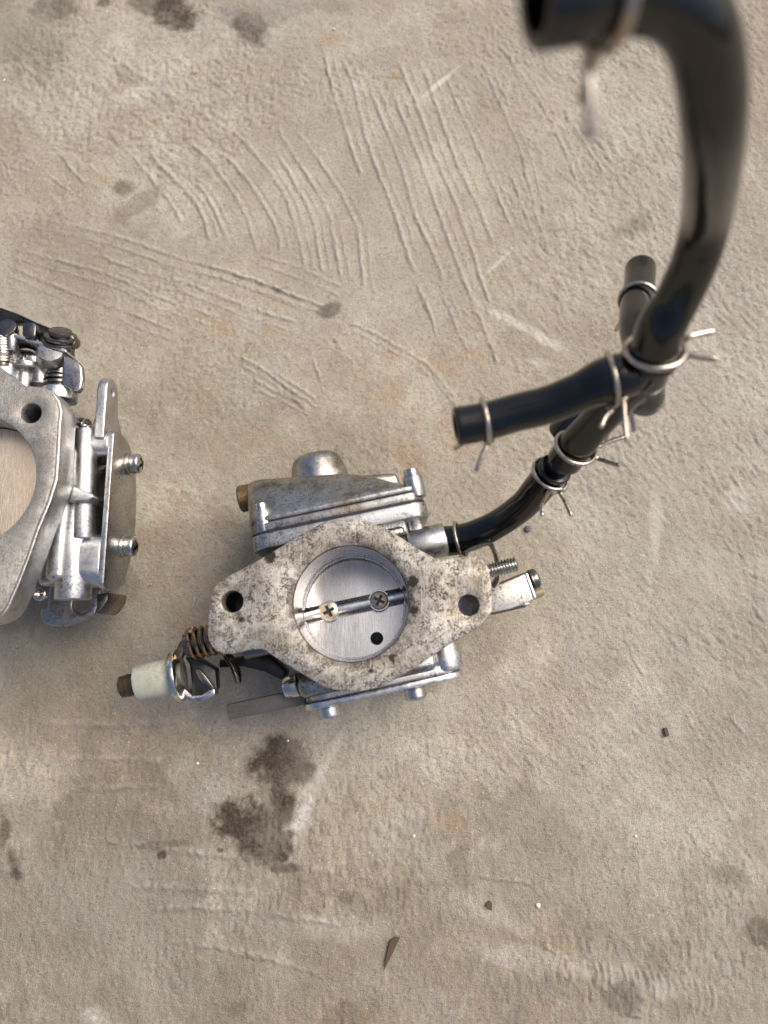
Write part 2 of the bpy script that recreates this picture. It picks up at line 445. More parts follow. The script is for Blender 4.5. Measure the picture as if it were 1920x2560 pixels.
def build_ground():
    STEP = .44
    def axis(a, b):
        core = np.arange(a, b, STEP)
        tail = STEP * np.cumsum(1.45 ** np.arange(1, 31))
        return np.concatenate([(a - tail)[::-1], core, core[-1] + tail])
    xs = axis(-166, 166); ys = axis(-126, 268)
    X, Y = np.meshgrid(xs, ys)
    inside = smooth(-200, -165, X) * (1 - smooth(165, 200, X)) * smooth(-160, -124, Y) * (1 - smooth(266, 300, Y))
    # photograph pixel of every ground point, to lay the marks where they are on this floor
    ct, st = math.cos(TILT), math.sin(TILT)
    yc = Y * ct - H * st; zc = -Y * st - H * ct
    PX = 960 + FPX * X / -zc; PY = 1280 - FPX * yc / -zc
    Z = np.zeros_like(X)
    # grain: pitted in the upper left, brushed aslant at the right, upright at the bottom
    pit_w = smooth(-.12, .18, fbm(X, Y, 34, 5) + .25 * (1 - smooth(250, 700, PY)) - .1)
    th = math.radians(-52); u = X * math.cos(th) + Y * math.sin(th); v = -X * math.sin(th) + Y * math.cos(th)
    g1 = fbm(X, Y, 1.6, 11, 3)
    g2 = fbm(u * .5, v, 1.35, 21, 3)
    g3 = fbm(X * 1.1, Y * .55, 1.35, 31, 3)
    right = smooth(900, 1350, PX) * (1 - smooth(1900, 2200, PY))
    bott = smooth(1650, 1900, PY) * (1 - right)
    grain = g1 * (1 - right) * (1 - bott) + g2 * right + g3 * bott
    amount = .22 + .26 * pit_w + .10 * right + .10 * bott
    trow = smooth(1.15, .6, np.hypot((PX - 930) / 420, (PY - 520) / 330)) if False else 1 - smooth(.55, 1.1, np.hypot((PX - 900) / 430, (PY - 540) / 330))
    pits = (1 - smooth(.6, 1.15, np.hypot((PX - 420) / 430, (PY - 230) / 250)))
    amount = amount * (1 - .6 * trow) * (1 + .5 * pits)
    pit_w = np.clip(pit_w * (1 - trow) + .7 * pits * (1 - .8 * trow), 0, 1.2)
    Z += grain * amount
    Z += np.minimum(0, fbm(X, Y, 1.5, 41, 2) + .12) * .40 * pit_w
    Z += fbm(X, Y, 60, 51, 3) * .7 + fbm(X, Y, 14, 55, 2) * .22
    line = np.zeros_like(X); ridge = np.zeros_like(X)
    def stroke(pts, w=1.0, deep=1.0, rough=1.0):
        nonlocal Z, line, ridge
        g = [P(px, py, 0) for px, py in pts]
        g, _ = catmull(g, [1] * len(g), 6)
        gx = np.array([p.x for p in g]); gy = np.array([p.y for p in g])
        i0, i1 = np.searchsorted(xs, [gx.min() - 5, gx.max() + 5]); j0, j1 = np.searchsorted(ys, [gy.min() - 5, gy.max() + 5])
        sx = X[j0:j1, i0:i1]; sy = Y[j0:j1, i0:i1]
        wob = .55 * fbm(sx, sy, 4, 61, 2)
        best = np.full(sx.shape, 1e9); sg = np.zeros(sx.shape); al = np.zeros(sx.shape)
        L = 0; tot = np.hypot(np.diff(gx), np.diff(gy)).sum()
        for k in range(len(gx) - 1):
            dx, dy = gx[k + 1] - gx[k], gy[k + 1] - gy[k]
            l = math.hypot(dx, dy) + 1e-9
            t = np.clip(((sx - gx[k]) * dx + (sy - gy[k]) * dy) / l / l, 0, 1)
            ex = sx - gx[k] - t * dx; ey = sy - gy[k] - t * dy
            d = np.hypot(ex, ey); s = np.sign(dx * ey - dy * ex)
            m = d < best
            best = np.where(m, d, best); sg = np.where(m, s, sg); al = np.where(m, (L + t * l) / tot, al)
            L += l
        d = best * sg + wob
        fade = smooth(0, .12, al) * (1 - smooth(.93, 1.0, al)) * np.clip(.9 + .9 * vn(sx, sy, 11, 71), .5, 1.15)
        bur = .8 + 1.0 * rough * vn(sx, sy, 1.1, 73)
        prof = -.14 * np.exp(-((d + .85 * w) / (.55 * w)) ** 2) + .46 * bur * np.exp(-((d - .25 * w) / (.72 * w)) ** 2) + .14 * np.exp(-((d - 2.0 * w) / (1.6 * w)) ** 2)
        Z[j0:j1, i0:i1] += prof * deep * fade
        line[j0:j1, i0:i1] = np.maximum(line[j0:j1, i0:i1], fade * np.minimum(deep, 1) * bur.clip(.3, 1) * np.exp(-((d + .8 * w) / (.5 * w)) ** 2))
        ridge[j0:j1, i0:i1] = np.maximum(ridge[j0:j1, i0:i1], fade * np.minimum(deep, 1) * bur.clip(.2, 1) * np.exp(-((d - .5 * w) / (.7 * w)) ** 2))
    a = lambda pts: [(.5787 * x, .5787 * y) for x, y in pts]
    b = lambda pts: [(700 + .4822 * x, .4822 * y) for x, y in pts]
    c = lambda pts: [(250 + .6028 * x, 500 + .6028 * y) for x, y in pts]
    d3 = lambda pts: [(.5787 * x, 1760 + .5787 * y) for x, y in pts]
    d4 = lambda pts: [(960 + .5787 * x, 1760 + .5787 * y) for x, y in pts]
    e5 = lambda pts: [(1300 + .3737 * x, 1150 + .3737 * y) for x, y in pts]
    for pts in ([(560, 650), (660, 780), (740, 880), (785, 970)], [(610, 630), (720, 740), (830, 860), (880, 950), (905, 1040)],
                [(690, 630), (800, 750), (880, 830), (940, 940), (985, 1055)], [(800, 590), (900, 690), (1000, 820), (1060, 930), (1115, 1100)],
                [(960, 660), (1060, 770), (1150, 900), (1200, 1010), (1210, 1100)], [(1000, 560), (1130, 700), (1220, 830), (1270, 960), (1320, 1170)],
                [(1180, 640), (1270, 790), (1350, 950), (1390, 1190)], [(1180, 530), (1300, 720), (1400, 880), (1440, 1020), (1475, 1225)],
                [(1260, 540), (1390, 710), (1490, 870), (1545, 1010), (1570, 1270)]):
        stroke(a(pts), 1.1, .95); stroke(a([(x + 38, y + 6) for x, y in pts[1:]]), .7, .45, 1.6)
    for pts in ([(220, 620), (290, 710), (370, 800)], [(190, 740), (250, 790), (320, 840)], [(380, 700), (430, 760)], [(420, 840), (470, 895)], [(15, 690), (50, 775)]):
        stroke(a(pts), .8, .6)
    stroke(a([(400, 190), (560, 290), (760, 430), (960, 540), (1100, 640)]), 1.2, .6)
    for pts in ([(215, 220), (270, 450), (340, 680), (390, 830), (430, 930)], [(310, 260), (390, 480), (440, 700), (530, 950), (600, 1130), (680, 1370), (740, 1450)],
                [(455, 430), (530, 620), (620, 850), (700, 1110), (800, 1330), (860, 1490)], [(560, 420), (650, 650), (750, 900), (850, 1180), (960, 1470), (1030, 1600)],
                [(590, 260), (700, 530), (800, 800), (900, 1030), (1000, 1310), (1060, 1500), (1130, 1640)], [(720, 300), (790, 480), (900, 800), (1020, 1060), (1120, 1290)]):
        stroke(b(pts), 1.1, 1.0); stroke(b([(x + 44, y - 6) for x, y in pts[:-1]]), .7, .45, 1.6)
    for pts in ([(840, 350), (930, 560), (1080, 900), (1200, 1190)], [(1040, 300), (1150, 560), (1250, 800), (1350, 1200)], [(1100, 180), (1250, 380), (1390, 600), (1480, 790), (1560, 1000)],
                [(710, 1460), (760, 1610)], [(840, 1530), (900, 1650)], [(1460, 560), (1580, 740), (1680, 900)], [(590, 250), (560, 200)], [(1190, 880), (1270, 1100), (1330, 1240)]):
        stroke(b(pts), .9, .8, 1.4); stroke(b([(x + 52, y + 20) for x, y in pts]), .7, .5, 1.6)
    for pts in ([(0, 910), (250, 960), (500, 1020), (750, 1105), (950, 1160), (1150, 1230), (1350, 1310)], [(380, 1080), (600, 1170), (800, 1220), (1050, 1320), (1300, 1400)],
                [(0, 1060), (450, 1180), (700, 1290), (950, 1370)], [(0, 1130), (300, 1260), (550, 1350), (800, 1450)], [(1110, 1100), (1300, 1160), (1480, 1240)]):
        stroke(a(pts), .95, .75, 1.6); stroke(a([(x, y + 44) for x, y in pts]), .8, .5, 1.6)
    for pts in ([(1000, 490), (1150, 560), (1350, 680), (1480, 830)], [(560, 640), (700, 720), (860, 850)], [(630, 740), (860, 860)], [(380, 250), (680, 350), (950, 450)],
                [(1340, 380), (1400, 570)], [(1430, 420), (1530, 640)], [(1560, 450), (1650, 680)], [(880, 650), (920, 760)], [(960, 560), (1060, 700)], [(700, 700), (900, 830)]):
        stroke(c(pts), .9, .8, 1.4); stroke(c([(x + 10, y + 36) for x, y in pts]), .8, .5, 1.6)
    for pts in ([(230, 235), (450, 240), (720, 250)], [(280, 370), (700, 360)], [(520, 790), (820, 800), (1250, 830)], [(600, 890), (1000, 890), (1500, 960)],
                [(350, 580), (800, 640), (1500, 740)], [(150, 80), (500, 95), (800, 75)], [(700, 1020), (1100, 1090), (1400, 1180)]):
        stroke(d3(pts), 1.3, .6, 1.8)
    for pts in ([(680, 1040), (800, 1110)], [(640, 940), (740, 1010)], [(1300, 30), (1370, 170)], [(1500, 60), (1560, 130)], [(380, 740), (640, 780)], [(1400, 300), (1520, 540)]):
        stroke(d4(pts), .9, .7, 1.2)
    for pts in ([(1360, 20), (1460, 160), (1600, 390)], [(1480, 20), (1640, 260)], [(1100, 540), (1280, 690)], [(1500, 900), (1640, 1090)], [(690, 1190), (830, 1450)], [(440, 680), (510, 840)], [(1290, 400), (1420, 620)]):
        stroke(e5(pts), .9, .55, 1.2)
    # short upright ribs near the bottom right and bottom
    rng = random.Random(3)
    for k in range(17):
        x0 = 900 + k * 32; y0 = 1105 + k * 6 + rng.uniform(-12, 12)
        stroke(d4([(x0, y0), (x0 + 18, y0 + 60), (x0 + 8, y0 + 120 + rng.uniform(-30, 40))]), .8, .75, .8)
    # a chipped edge near the bottom
    cx, cy = P(1588, 2510, 0).x, P(1588, 2510, 0).y
    chip = (1 - smooth(3.0, 3.8, np.hypot((X - cx) * .8, Y - cy) + 1.4 * fbm(X, Y, 4, 81)))
    Z += chip * .9 * smooth(-6, 1, X - cx)
    Z *= inside * 1.15
    Z -= .25
    # ---- marks with a shape of their own; oil also holds painted shade
    def blob(lst, seed, soft=.42, warp=.95):
        t = np.zeros_like(X)
        nz = fbm(X, Y, 11, seed, 6, .68)
        for px, py, rx, ry, rot, s in lst:
            q = P(px, py, 0)
            k = FPX / (q - Vector((0, 0, H))).length
            ca, sa = math.cos(math.radians(rot)), math.sin(math.radians(rot))
            dx, dy = X - q.x, Y - q.y
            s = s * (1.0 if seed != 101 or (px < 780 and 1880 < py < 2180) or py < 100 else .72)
            r = np.sqrt(((dx * ca + dy * sa) / (rx / k)) ** 2 + ((-dx * sa + dy * ca) / (ry / k)) ** 2)
            t = np.maximum(t, s * (1 - smooth(1 - soft, 1 + soft, r + warp * nz)))
        return t
    oil = blob([(680, 1895, 62, 40, 0, .95), (700, 1975, 42, 70, 0, .85), (700, 1935, 55, 45, 0, .85), (752, 1930, 38, 28, 20, .7), (690, 1985, 45, 55, 0, .6), (635, 2060, 88, 56, -18, .95), (705, 2020, 50, 50, 0, .75), (702, 2112, 26, 34, 0, .85),  # real oil stains plus painted shade patches
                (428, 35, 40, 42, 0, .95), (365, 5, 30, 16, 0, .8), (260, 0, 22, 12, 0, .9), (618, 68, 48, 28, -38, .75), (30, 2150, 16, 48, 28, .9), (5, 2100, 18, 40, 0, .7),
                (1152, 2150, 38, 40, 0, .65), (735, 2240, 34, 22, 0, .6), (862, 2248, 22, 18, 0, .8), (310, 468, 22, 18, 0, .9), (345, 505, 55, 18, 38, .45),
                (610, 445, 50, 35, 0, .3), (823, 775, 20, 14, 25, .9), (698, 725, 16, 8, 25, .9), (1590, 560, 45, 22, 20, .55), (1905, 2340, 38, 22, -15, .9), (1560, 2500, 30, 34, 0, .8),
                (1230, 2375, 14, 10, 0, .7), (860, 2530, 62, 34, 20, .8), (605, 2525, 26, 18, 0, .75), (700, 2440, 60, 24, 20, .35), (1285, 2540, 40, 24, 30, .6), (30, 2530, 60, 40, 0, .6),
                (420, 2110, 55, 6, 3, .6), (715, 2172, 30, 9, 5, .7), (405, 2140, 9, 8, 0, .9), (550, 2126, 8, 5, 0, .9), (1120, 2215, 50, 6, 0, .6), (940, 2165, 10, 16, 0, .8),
                (300, 1660, 360, 220, 0, .38), (470, 1380, 110, 140, 0, .34), (100, 720, 320, 110, 10, .22), (950, 2440, 640, 190, 0, .44), (220, 2340, 400, 300, 0, .52), (1760, 2450, 320, 160, 0, .34), (640, 1150, 340, 160, -20, .22), (1850, 1650, 200, 300, 0, .2), (1280, 2200, 240, 170, 0, .36), (1500, 2300, 240, 90, 0, .38), (1460, 2330, 60, 70, 0, .4), (1830, 2190, 40, 22, -30, .6), (150, 2420, 260, 190, 0, .34), (60, 2250, 120, 160, 0, .28),  # wide faint patches paint shade and edge falloff into the floor colour
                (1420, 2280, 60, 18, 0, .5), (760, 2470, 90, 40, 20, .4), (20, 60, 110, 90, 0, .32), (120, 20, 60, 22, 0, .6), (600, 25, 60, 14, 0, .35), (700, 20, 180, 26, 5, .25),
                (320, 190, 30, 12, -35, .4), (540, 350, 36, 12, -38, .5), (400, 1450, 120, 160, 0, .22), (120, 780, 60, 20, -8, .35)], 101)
    grey = blob([(525, 1990, 40, 38, 0, .9), (570, 1760, 240, 60, 8, .75), (900, 1850, 70, 35, 20, .6), (700, 60, 160, 60, 0, .6), (360, 230, 70, 14, 32, .6), (1700, 1450, 260, 400, 0, .6), (1500, 400, 260, 380, 0, .4),
                 (1750, 1000, 240, 500, 0, .55), (380, 2280, 260, 120, 0, .5), (900, 420, 300, 330, 0, .25), (1380, 2060, 140, 60, 0, .4), (1000, 2090, 70, 60, 0, .5), (640, 950, 90, 60, 20, .5), (1180, 2480, 160, 60, 0, .45),
                 (900, 720, 260, 120, 10, .35), (60, 120, 120, 140, 0, .5), (1700, 2050, 260, 260, 0, .45)], 131, .5, .8)
    rust = blob([(1120, 2030, 50, 42, 0, .75), (975, 2015, 70, 26, 0, .45), (980, 190, 28, 12, -25, 1.0), (695, 702, 14, 16, 0, .85), (712, 757, 6, 12, 0, .8), (960, 975, 140, 55, -32, .5), (1110, 1090, 100, 60, -30, .55), (1000, 1140, 80, 50, 0, .55),
                 (1080, 900, 120, 34, -10, .5), (510, 1020, 40, 26, 0, .6), (520, 810, 80, 24, -25, .5), (700, 830, 60, 18, -25, .45), (650, 1120, 100, 50, 0, .4), (1140, 880, 80, 20, -10, .5), (460, 1420, 120, 130, 0, .45),
                 (300, 1860, 260, 90, 0, .3), (1180, 2460, 160, 80, 0, .4), (855, 95, 46, 10, 5, .5), (140, 1900, 120, 26, 0, .35), (380, 310, 22, 10, 0, .5), (615, 497, 9, 7, 0, .8), (980, 2540, 180, 30, 0, .35), (275, 455, 40, 10, -10, .55),
                 (1330, 300, 90, 60, 0, .25), (1365, 2380, 40, 60, 0, .4)], 151, .55, .9)
    pale = blob([(815, 1910, 9, 62, -28, .8), (782, 1975, 16, 46, -30, .6), (752, 2040, 17, 44, -25, 1.0), (732, 2066, 26, 14, 10, .85), (1310, 815, 95, 11, -28, .85), (1370, 850, 50, 14, -28, .7), (1350, 905, 40, 12, -10, .5),
                 (1640, 1330, 12, 120, -4, .45), (1625, 1440, 10, 40, 0, .45), (330, 235, 70, 14, 30, .5), (470, 155, 60, 12, 32, .4), (1390, 1290, 110, 12, -45, .35), (820, 2325, 90, 20, 0, .25),
                 (1440, 2420, 170, 24, -8, .4), (240, 2548, 20, 14, 0, 1.0), (1840, 1250, 30, 22, 0, .4), (1250, 2290, 90, 18, -20, .4), (1100, 205, 40, 4, 45, .8), (1240, 660, 34, 3, 45, .6), (1630, 2290, 5, 3, 0, .6), (70, 1010, 20, 3, 0, .3),
                 (290, 1040, 26, 4, -15, .7), (1790, 1420, 120, 60, 0, .3), (1000, 1750, 90, 30, 0, .3)], 171, .75, 1.0)
    nv = X.size; ny, nx = X.shape
    co = np.stack([X, Y, Z], -1).reshape(-1, 3) * .001
    idx = np.arange(nv).reshape(ny, nx)
    quads = np.stack([idx[:-1, :-1], idx[:-1, 1:], idx[1:, 1:], idx[1:, :-1]], -1).reshape(-1, 4)
    me = bpy.data.meshes.new('ground')
    me.vertices.add(nv); me.vertices.foreach_set('co', co.ravel().astype(np.float32))
    nq = len(quads)
    me.loops.add(nq * 4); me.loops.foreach_set('vertex_index', quads.ravel().astype(np.int32))
    me.polygons.add(nq)
    me.polygons.foreach_set('loop_start', (np.arange(nq) * 4).astype(np.int32))
    me.polygons.foreach_set('use_smooth', np.ones(nq, dtype=bool))
    me.update(calc_edges=True)
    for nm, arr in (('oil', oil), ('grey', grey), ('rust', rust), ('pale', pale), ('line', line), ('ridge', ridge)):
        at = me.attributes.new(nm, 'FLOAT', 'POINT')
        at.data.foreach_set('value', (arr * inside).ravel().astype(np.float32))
    m, nt, bs = new_mat('worn_concrete')
    vec = N(nt, 'ShaderNodeTexCoord').outputs['Object']
    at = lambda n: N(nt, 'ShaderNodeAttribute', attribute_name=n).outputs['Fac']
    low = noise(nt, vec, 16, 5, .6)
    mid = noise(nt, vec, 90, 5, .65)
    fine = noise(nt, vec, 900, 4, .7)
    vfine = noise(nt, vec, 2600, 3, .7)
    col = mix(nt, ramp(nt, low, .40, .60), (.350, .304, .226), (.485, .443, .358))
    patch = noise(nt, vec, 42, 6, .68, .4)
    col = mix(nt, ramp(nt, patch, .44, .64, 0, .65), col, (.275, .230, .170))
    gf = math_n(nt, 'MULTIPLY', at('grey'), ramp(nt, mid, .3, .6, .5, 1))
    col = mix(nt, gf, col, (.405, .388, .345))
    col = mix(nt, ramp(nt, mid, .40, .66, 0, .55), col, (.330, .280, .230))
    col = mix(nt, math_n(nt, 'MULTIPLY', at('rust'), ramp(nt, mid, .42, .60, .1, .9)), col, (.40, .262, .140))
    col = mix(nt, ramp(nt, fine, .52, .68, 0, .70), col, (.19, .155, .12))
    col = mix(nt, ramp(nt, vfine, .54, .72, 0, .60), col, (.60, .55, .48))
    vo = N(nt, 'ShaderNodeTexVoronoi', feature='F1')
    vo.inputs['Scale'].default_value = 1350
    nt.links.new(vec, vo.inputs['Vector'])
    sp = N(nt, 'ShaderNodeSeparateColor'); nt.links.new(vo.outputs['Color'], sp.inputs[0])
    grain_core = ramp(nt, vo.outputs['Distance'], .25, .42, 1, 0)
    col = mix(nt, math_n(nt, 'MULTIPLY', grain_core, ramp(nt, sp.outputs[0], .82, .98, 0, .65)), col, (.62, .58, .51))
    col = mix(nt, math_n(nt, 'MULTIPLY', grain_core, ramp(nt, sp.outputs[1], .86, .99, 0, .65)), col, (.16, .13, .105))
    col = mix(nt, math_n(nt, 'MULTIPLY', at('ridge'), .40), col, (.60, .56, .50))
    col = mix(nt, math_n(nt, 'MULTIPLY', at('line'), .30), col, (.22, .18, .14))  # dark groove side put into the colour to reinforce the strokes' relief shading
    of = math_n(nt, 'MULTIPLY', math_n(nt, 'MULTIPLY', at('oil'), ramp(nt, fine, .36, .64, 1.0, .72)), ramp(nt, mid, .40, .62, 1.25, .75))  # oil mask carries real stains and the painted shade patches
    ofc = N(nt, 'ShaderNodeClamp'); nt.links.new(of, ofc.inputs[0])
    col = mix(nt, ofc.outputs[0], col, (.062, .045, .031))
    col = mix(nt, math_n(nt, 'MULTIPLY', at('pale'), ramp(nt, math_n(nt, 'ADD', math_n(nt, 'MULTIPLY', fine, .5), math_n(nt, 'MULTIPLY', mid, .5)), .40, .58, .22, .95)), col, (.66, .62, .56))
    nt.links.new(col, bs.inputs['Base Color'])
    nt.links.new(ramp(nt, mid, .3, .7, .70, .9), bs.inputs['Roughness'])
    bs.inputs['Specular IOR Level'].default_value = .35
    hh = math_n(nt, 'ADD', math_n(nt, 'MULTIPLY', fine, .6), math_n(nt, 'MULTIPLY', vfine, .4))
    nt.links.new(bump(nt, hh, 1.0, .0012), bs.inputs['Normal'])
    me.materials.append(m)
    o = bpy.data.objects.new('ground', me)
    C.objects.link(o)
    tag(o, 'worn beige concrete floor with trowel strokes and oil stains', None, None, 'structure')
build_ground()

# ------------------------------------------------------------------ the middle carburetor
ZF = 55.0
O1 = P(877, 1508, ZF)
O1.z = 0
AU = R(12)
U = Vector((math.cos(AU), math.sin(AU), 0)); V = Vector((-math.sin(AU), math.cos(AU), 0)); W = Vector((0, 0, 1))
def q(pxy, z):
    d = P(pxy[0], pxy[1], z) - O1
    return (d.dot(U), d.dot(V))
def at(u, v, z): return O1 + U * u + V * v + W * z
FXY = fr(O1, U, V, W)                    # local x = along the shaft, y = across, z = up
FUZ = fr(O1, U, W, V)                    # outlines in (u, z), pushed along v
carb = thing('carburetor', O1, 'dull silver carburetor with speckled oval flange and steel throttle disc, mid floor', 'carburetor', 'carburetors on the concrete')

fl_px = [(560, 1446), (600, 1425), (632, 1408), (705, 1365), (763, 1329), (799, 1311), (842, 1300), (885, 1298), (925, 1305), (965, 1321), (1008, 1347), (1052, 1376), (1085, 1394), (1101, 1399),
         (1130, 1395), (1168, 1389), (1188, 1388), (1205, 1398), (1218, 1413), (1226, 1437), (1230, 1489), (1230, 1526), (1224, 1539), (1209, 1556), (1188, 1573), (1144, 1600),
         (1103, 1625), (1056, 1657), (1009, 1686), (978, 1704), (946, 1718), (915, 1726), (874, 1729), (837, 1724), (812, 1718), (774, 1696), (732, 1671), (696, 1649), (665, 1627), (654, 1622),
         (621, 1625), (581, 1635), (557, 1635), (536, 1625), (521, 1601), (518, 1579), (521, 1540), (526, 1498), (534, 1472), (546, 1455)]
fl = [q(p, ZF) for p in fl_px]
BR = 15.25
h1 = q((581, 1504), ZF); h2 = q((1172, 1513), ZF)
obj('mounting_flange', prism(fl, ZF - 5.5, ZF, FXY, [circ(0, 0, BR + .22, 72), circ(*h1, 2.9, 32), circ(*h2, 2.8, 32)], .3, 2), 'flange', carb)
# throat and casting below the flange
ZT = ZF - 24
body = [ring(FXY, BR + .03, 19.5, 3, ZF - 5.0, .2, 72)]
body += [box(FXY, -20, 20, -22.5, -16.5, 8, 40, 2, 3), box(FXY, -17, 19, 16.5, 19.5, 6, 43, 1.2, 3)]
body += [box(FXY, 17, 27, -7, 6, 12, 40, 1.5, 3), box(FXY, -26, -17, -6, 4, 14, 40, 2, 3)]
obj('body_casting', body, 'cast_dirty', carb)
# throttle disc, shaft, screws
dh = (6.7 * math.cos(AU) - 9.2 * math.sin(AU), -6.7 * math.sin(AU) - 9.2 * math.cos(AU))
obj('throttle_disc', prism(circ(0, 0, BR - .05, 72), -1.4, -.1, fr(at(0, 0, ZT - .5), U, V * math.cos(R(4.5)) - W * math.sin(R(4.5)), W * math.cos(R(4.5)) + V * math.sin(R(4.5))), [circ(*dh, 1.85, 24)], .1, 1), 'disc', carb)
sh = lathe([(0, -15.0), (2.5, -15.0), (2.5, 15.0), (0, 15.0)], fr(at(0, .4, ZT - .5), V, W, U), 36)
shaft = obj('throttle_shaft', sh, 'shaft', carb)
for s, mt, rot in ((-7.6, 'brass_screw', .3), (7.6, 'brass_screw', .9)):
    mq = fr(at(s, .4, ZT + 1.3), U * math.cos(rot) + V * math.sin(rot), V * math.cos(rot) - U * math.sin(rot), W)
    obj('shaft_screw', cyl(mq, 2.75, 0, 1.05, .32), mt, shaft)
    obj('recess_shade', prism(cross_pts(1.75, .45), .7, 1.08, mq, (), 0), 'dark', shaft)  # raised dark cross stands in for the shade of a cut recess
    obj('screw_seat', ring(fr(at(s, .4, ZT + 1.0), U, V, W), 2.7, 3.15, 0, .75, .1), 'shaft', shaft)
M['bore'] = metal('shaded_bore_metal', (.36, .335, .34), .24, 1, dirt=.5, grain=.05)  # dull purplish base colour stands in for shade down the bore
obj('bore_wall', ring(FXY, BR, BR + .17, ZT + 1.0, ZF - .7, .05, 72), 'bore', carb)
obj('bore_lip', ring(FXY, BR - .55, BR + .02, ZT + .1, ZT + 1.2, .1, 72), 'bright', carb)

for hh_, nm in ((h1, 'added_hole_cup'), (h2, 'added_hole_cup')):
    obj(nm, lathe([(3.2, ZF - 5.2), (4.6, ZF - 5.3), (4.6, 34), (0, 34), (0, 36), (3.2, 36), (3.2, ZF - 5.2)], fr(at(hh_[0], hh_[1], 0), U, V, W), 32), 'dark' if hh_ is h1 else 'grey_steel', carb)  # closed cup added below each hole; the black one stands in for shade
# diaphragm cover stack on the upper side, seen edge on
ZC = 46.0
vA = q(c1(800, 555), ZC)[1]; vB = q(c1(800, 487), ZC)[1]
vL = q(c1(1330, 560), ZC)[1]
uL = q(c1(178, 720), ZC)[0]; uR = q(c1(1412, 480), ZC)[0]
def rrect(x0, x1, y0, y1, r, n=6):
    pts = []
    for cx, cy, a in ((x1 - r, y1 - r, 0), (x0 + r, y1 - r, 90), (x0 + r, y0 + r, 180), (x1 - r, y0 + r, 270)):
        for k in range(n + 1):
            t = R(a + 90 * k / n); pts.append((cx + r * math.cos(t), cy + r * math.sin(t)))
    return pts
obj('body_plate', [prism(rrect(uL, uR, 4, ZC, 5), vL, vA - .25, FUZ, (), .6, 2), box(FXY, -14, 20, 17, vL + 1, 9, 42, 1.0, 3)], 'cast', carb)
obj('gasket', prism(rrect(uL + .3, uR - .3, 4.3, ZC - .3, 5), vA - .25, vA + .25, FUZ, (), 0), 'gasket', carb)
obj('middle_plate', prism(rrect(uL + .1, uR - .5, 4.1, ZC - .1, 5), vA + .25, vB - .12, FUZ, (), .35, 2), 'cast_dirty', carb)
obj('gasket', prism(rrect(uL + .5, uR - .9, 4.5, ZC - .5, 5), vB - .12, vB + .12, FUZ, (), 0), 'gasket', carb)
cov_px = [(190, 610), (168, 560), (165, 340), (185, 300), (240, 278), (460, 254), (850, 240), (945, 250), (975, 330), (1040, 372), (1200, 380), (1240, 395), (700, 530)]
cov = [q(c1(*p), 41) for p in cov_px]
base = prism(rrect(uL + .2, uR - .6, 4.2, ZC - .2, 5), vB + .12, vB + 2.0, FUZ, (), .6, 2)
uT, vTR = q(c1(925, 244), 37)
uTL, vTL = q(c1(200, 292), 37)
u0_ = uL - .2
secs = []
for t, fz in ((-.3, 0), (0, 0), (.12, .10), (.45, .40), (.72, .66), (.86, .84), (.95, 1.0), (.99, 1.18), (1.0, 1.40)):
    pts = rrect(u0_ + .5 * fz + 2.4 * max(0, fz - .84), (uR - 1.6) + (uT - uR + 1.6) * min(fz, 1.0) - 1.2 * max(0, fz - 1) * 4, 6 + 4 * fz, 44.6 - 7.6 * fz, 5.0, 8)
    p3 = []
    for u_, z_ in pts:
        k_ = (u_ - uTL) / (uT - uTL)
        top = vTL + (vTR - vTL) * min(1.25, max(-.1, k_))
        p3.append((u_, z_, vB + 1.9 + t * (top - vB - 1.9)))
    secs.append(p3)
blockA = loft(secs, FUZ)
cov2 = [q(c1(*p), 38) for p in ((900, 262), (1195, 243), (1215, 300), (1225, 400), (900, 470))]
blockB = prism(cov2, 8, 37.0, FXY, (), 1.6, 4)
cover = obj('diaphragm_cover', [base, blockA, blockB], 'cast_dirty', carb)
kx, kv = q(c1(655, 250), 26)
_, kv2 = q(c1(655, 108), 26)
Kh = (kv2 - kv) * .84
obj('cover_dome', lathe([(9.4, -8), (9.2, -2.5), (8.6, 0), (8.2, Kh * .35), (7.6, Kh * .66), (6.2, Kh * .88), (3.8, Kh * .98), (0, Kh)], fr(at(kx, kv, 27), U, W, V), 48), 'cast_dirty', cover)
for px0, px1, zz, rr, rh in (((262, 640), (262, 522), 43.0, 2.9, 1.95), ((1305, 400), (1300, 285), 42.5, 2.9, 2.2)):
    bu, bv0 = q(c1(*px0), zz); bu1, bv1 = q(c1(*px1), zz)
    mB = fr(at(bu1, 0, zz), U, W, V)
    obj('screw_boss', cyl(mB, rr, bv0 - 1.5, bv1, .4), 'cast', cover)
    obj('washer', cyl(mB, rh + .25, bv1, bv1 + .6, .15), 'steel', cover)
    obj('cover_screw', screw_head(fr(at(bu1, bv1 + .6, zz), U, W, V), rh, 1.7, .5), 'steel', cover)
for px0, px1, zz in (((262, 640), (262, 522), 9.5), ((1305, 400), (1300, 285), 9.5)):
    bu, bv0 = q(c1(*px0), 41.5); bu1, bv1 = q(c1(*px1), 41.5)
    mB = fr(at(bu1, 0, zz), U, W, V)
    obj('screw_boss', cyl(mB, 2.9, bv0 - 1.5, bv1, .4), 'cast', cover)
    obj('cover_screw', screw_head(fr(at(bu1, bv1, zz), U, W, V), 2.1, 1.7, .5), 'steel', cover)
we = [q(c1(*p), 42) for p in ((300, 535), (415, 545), (380, 600), (300, 650))]
obj('cover_rib', prism(we, 36, 43.4, FXY, (), .8, 3), 'cast', cover)
pu, pv = q(c1(165, 415), 30)
obj('brass_plug', lathe([(0, 0), (3.6, 0), (4.2, .5), (4.2, 6), (0, 6)], fr(at(pu - 3.2, pv, 28), V, W, U), 32), 'brass', carb)

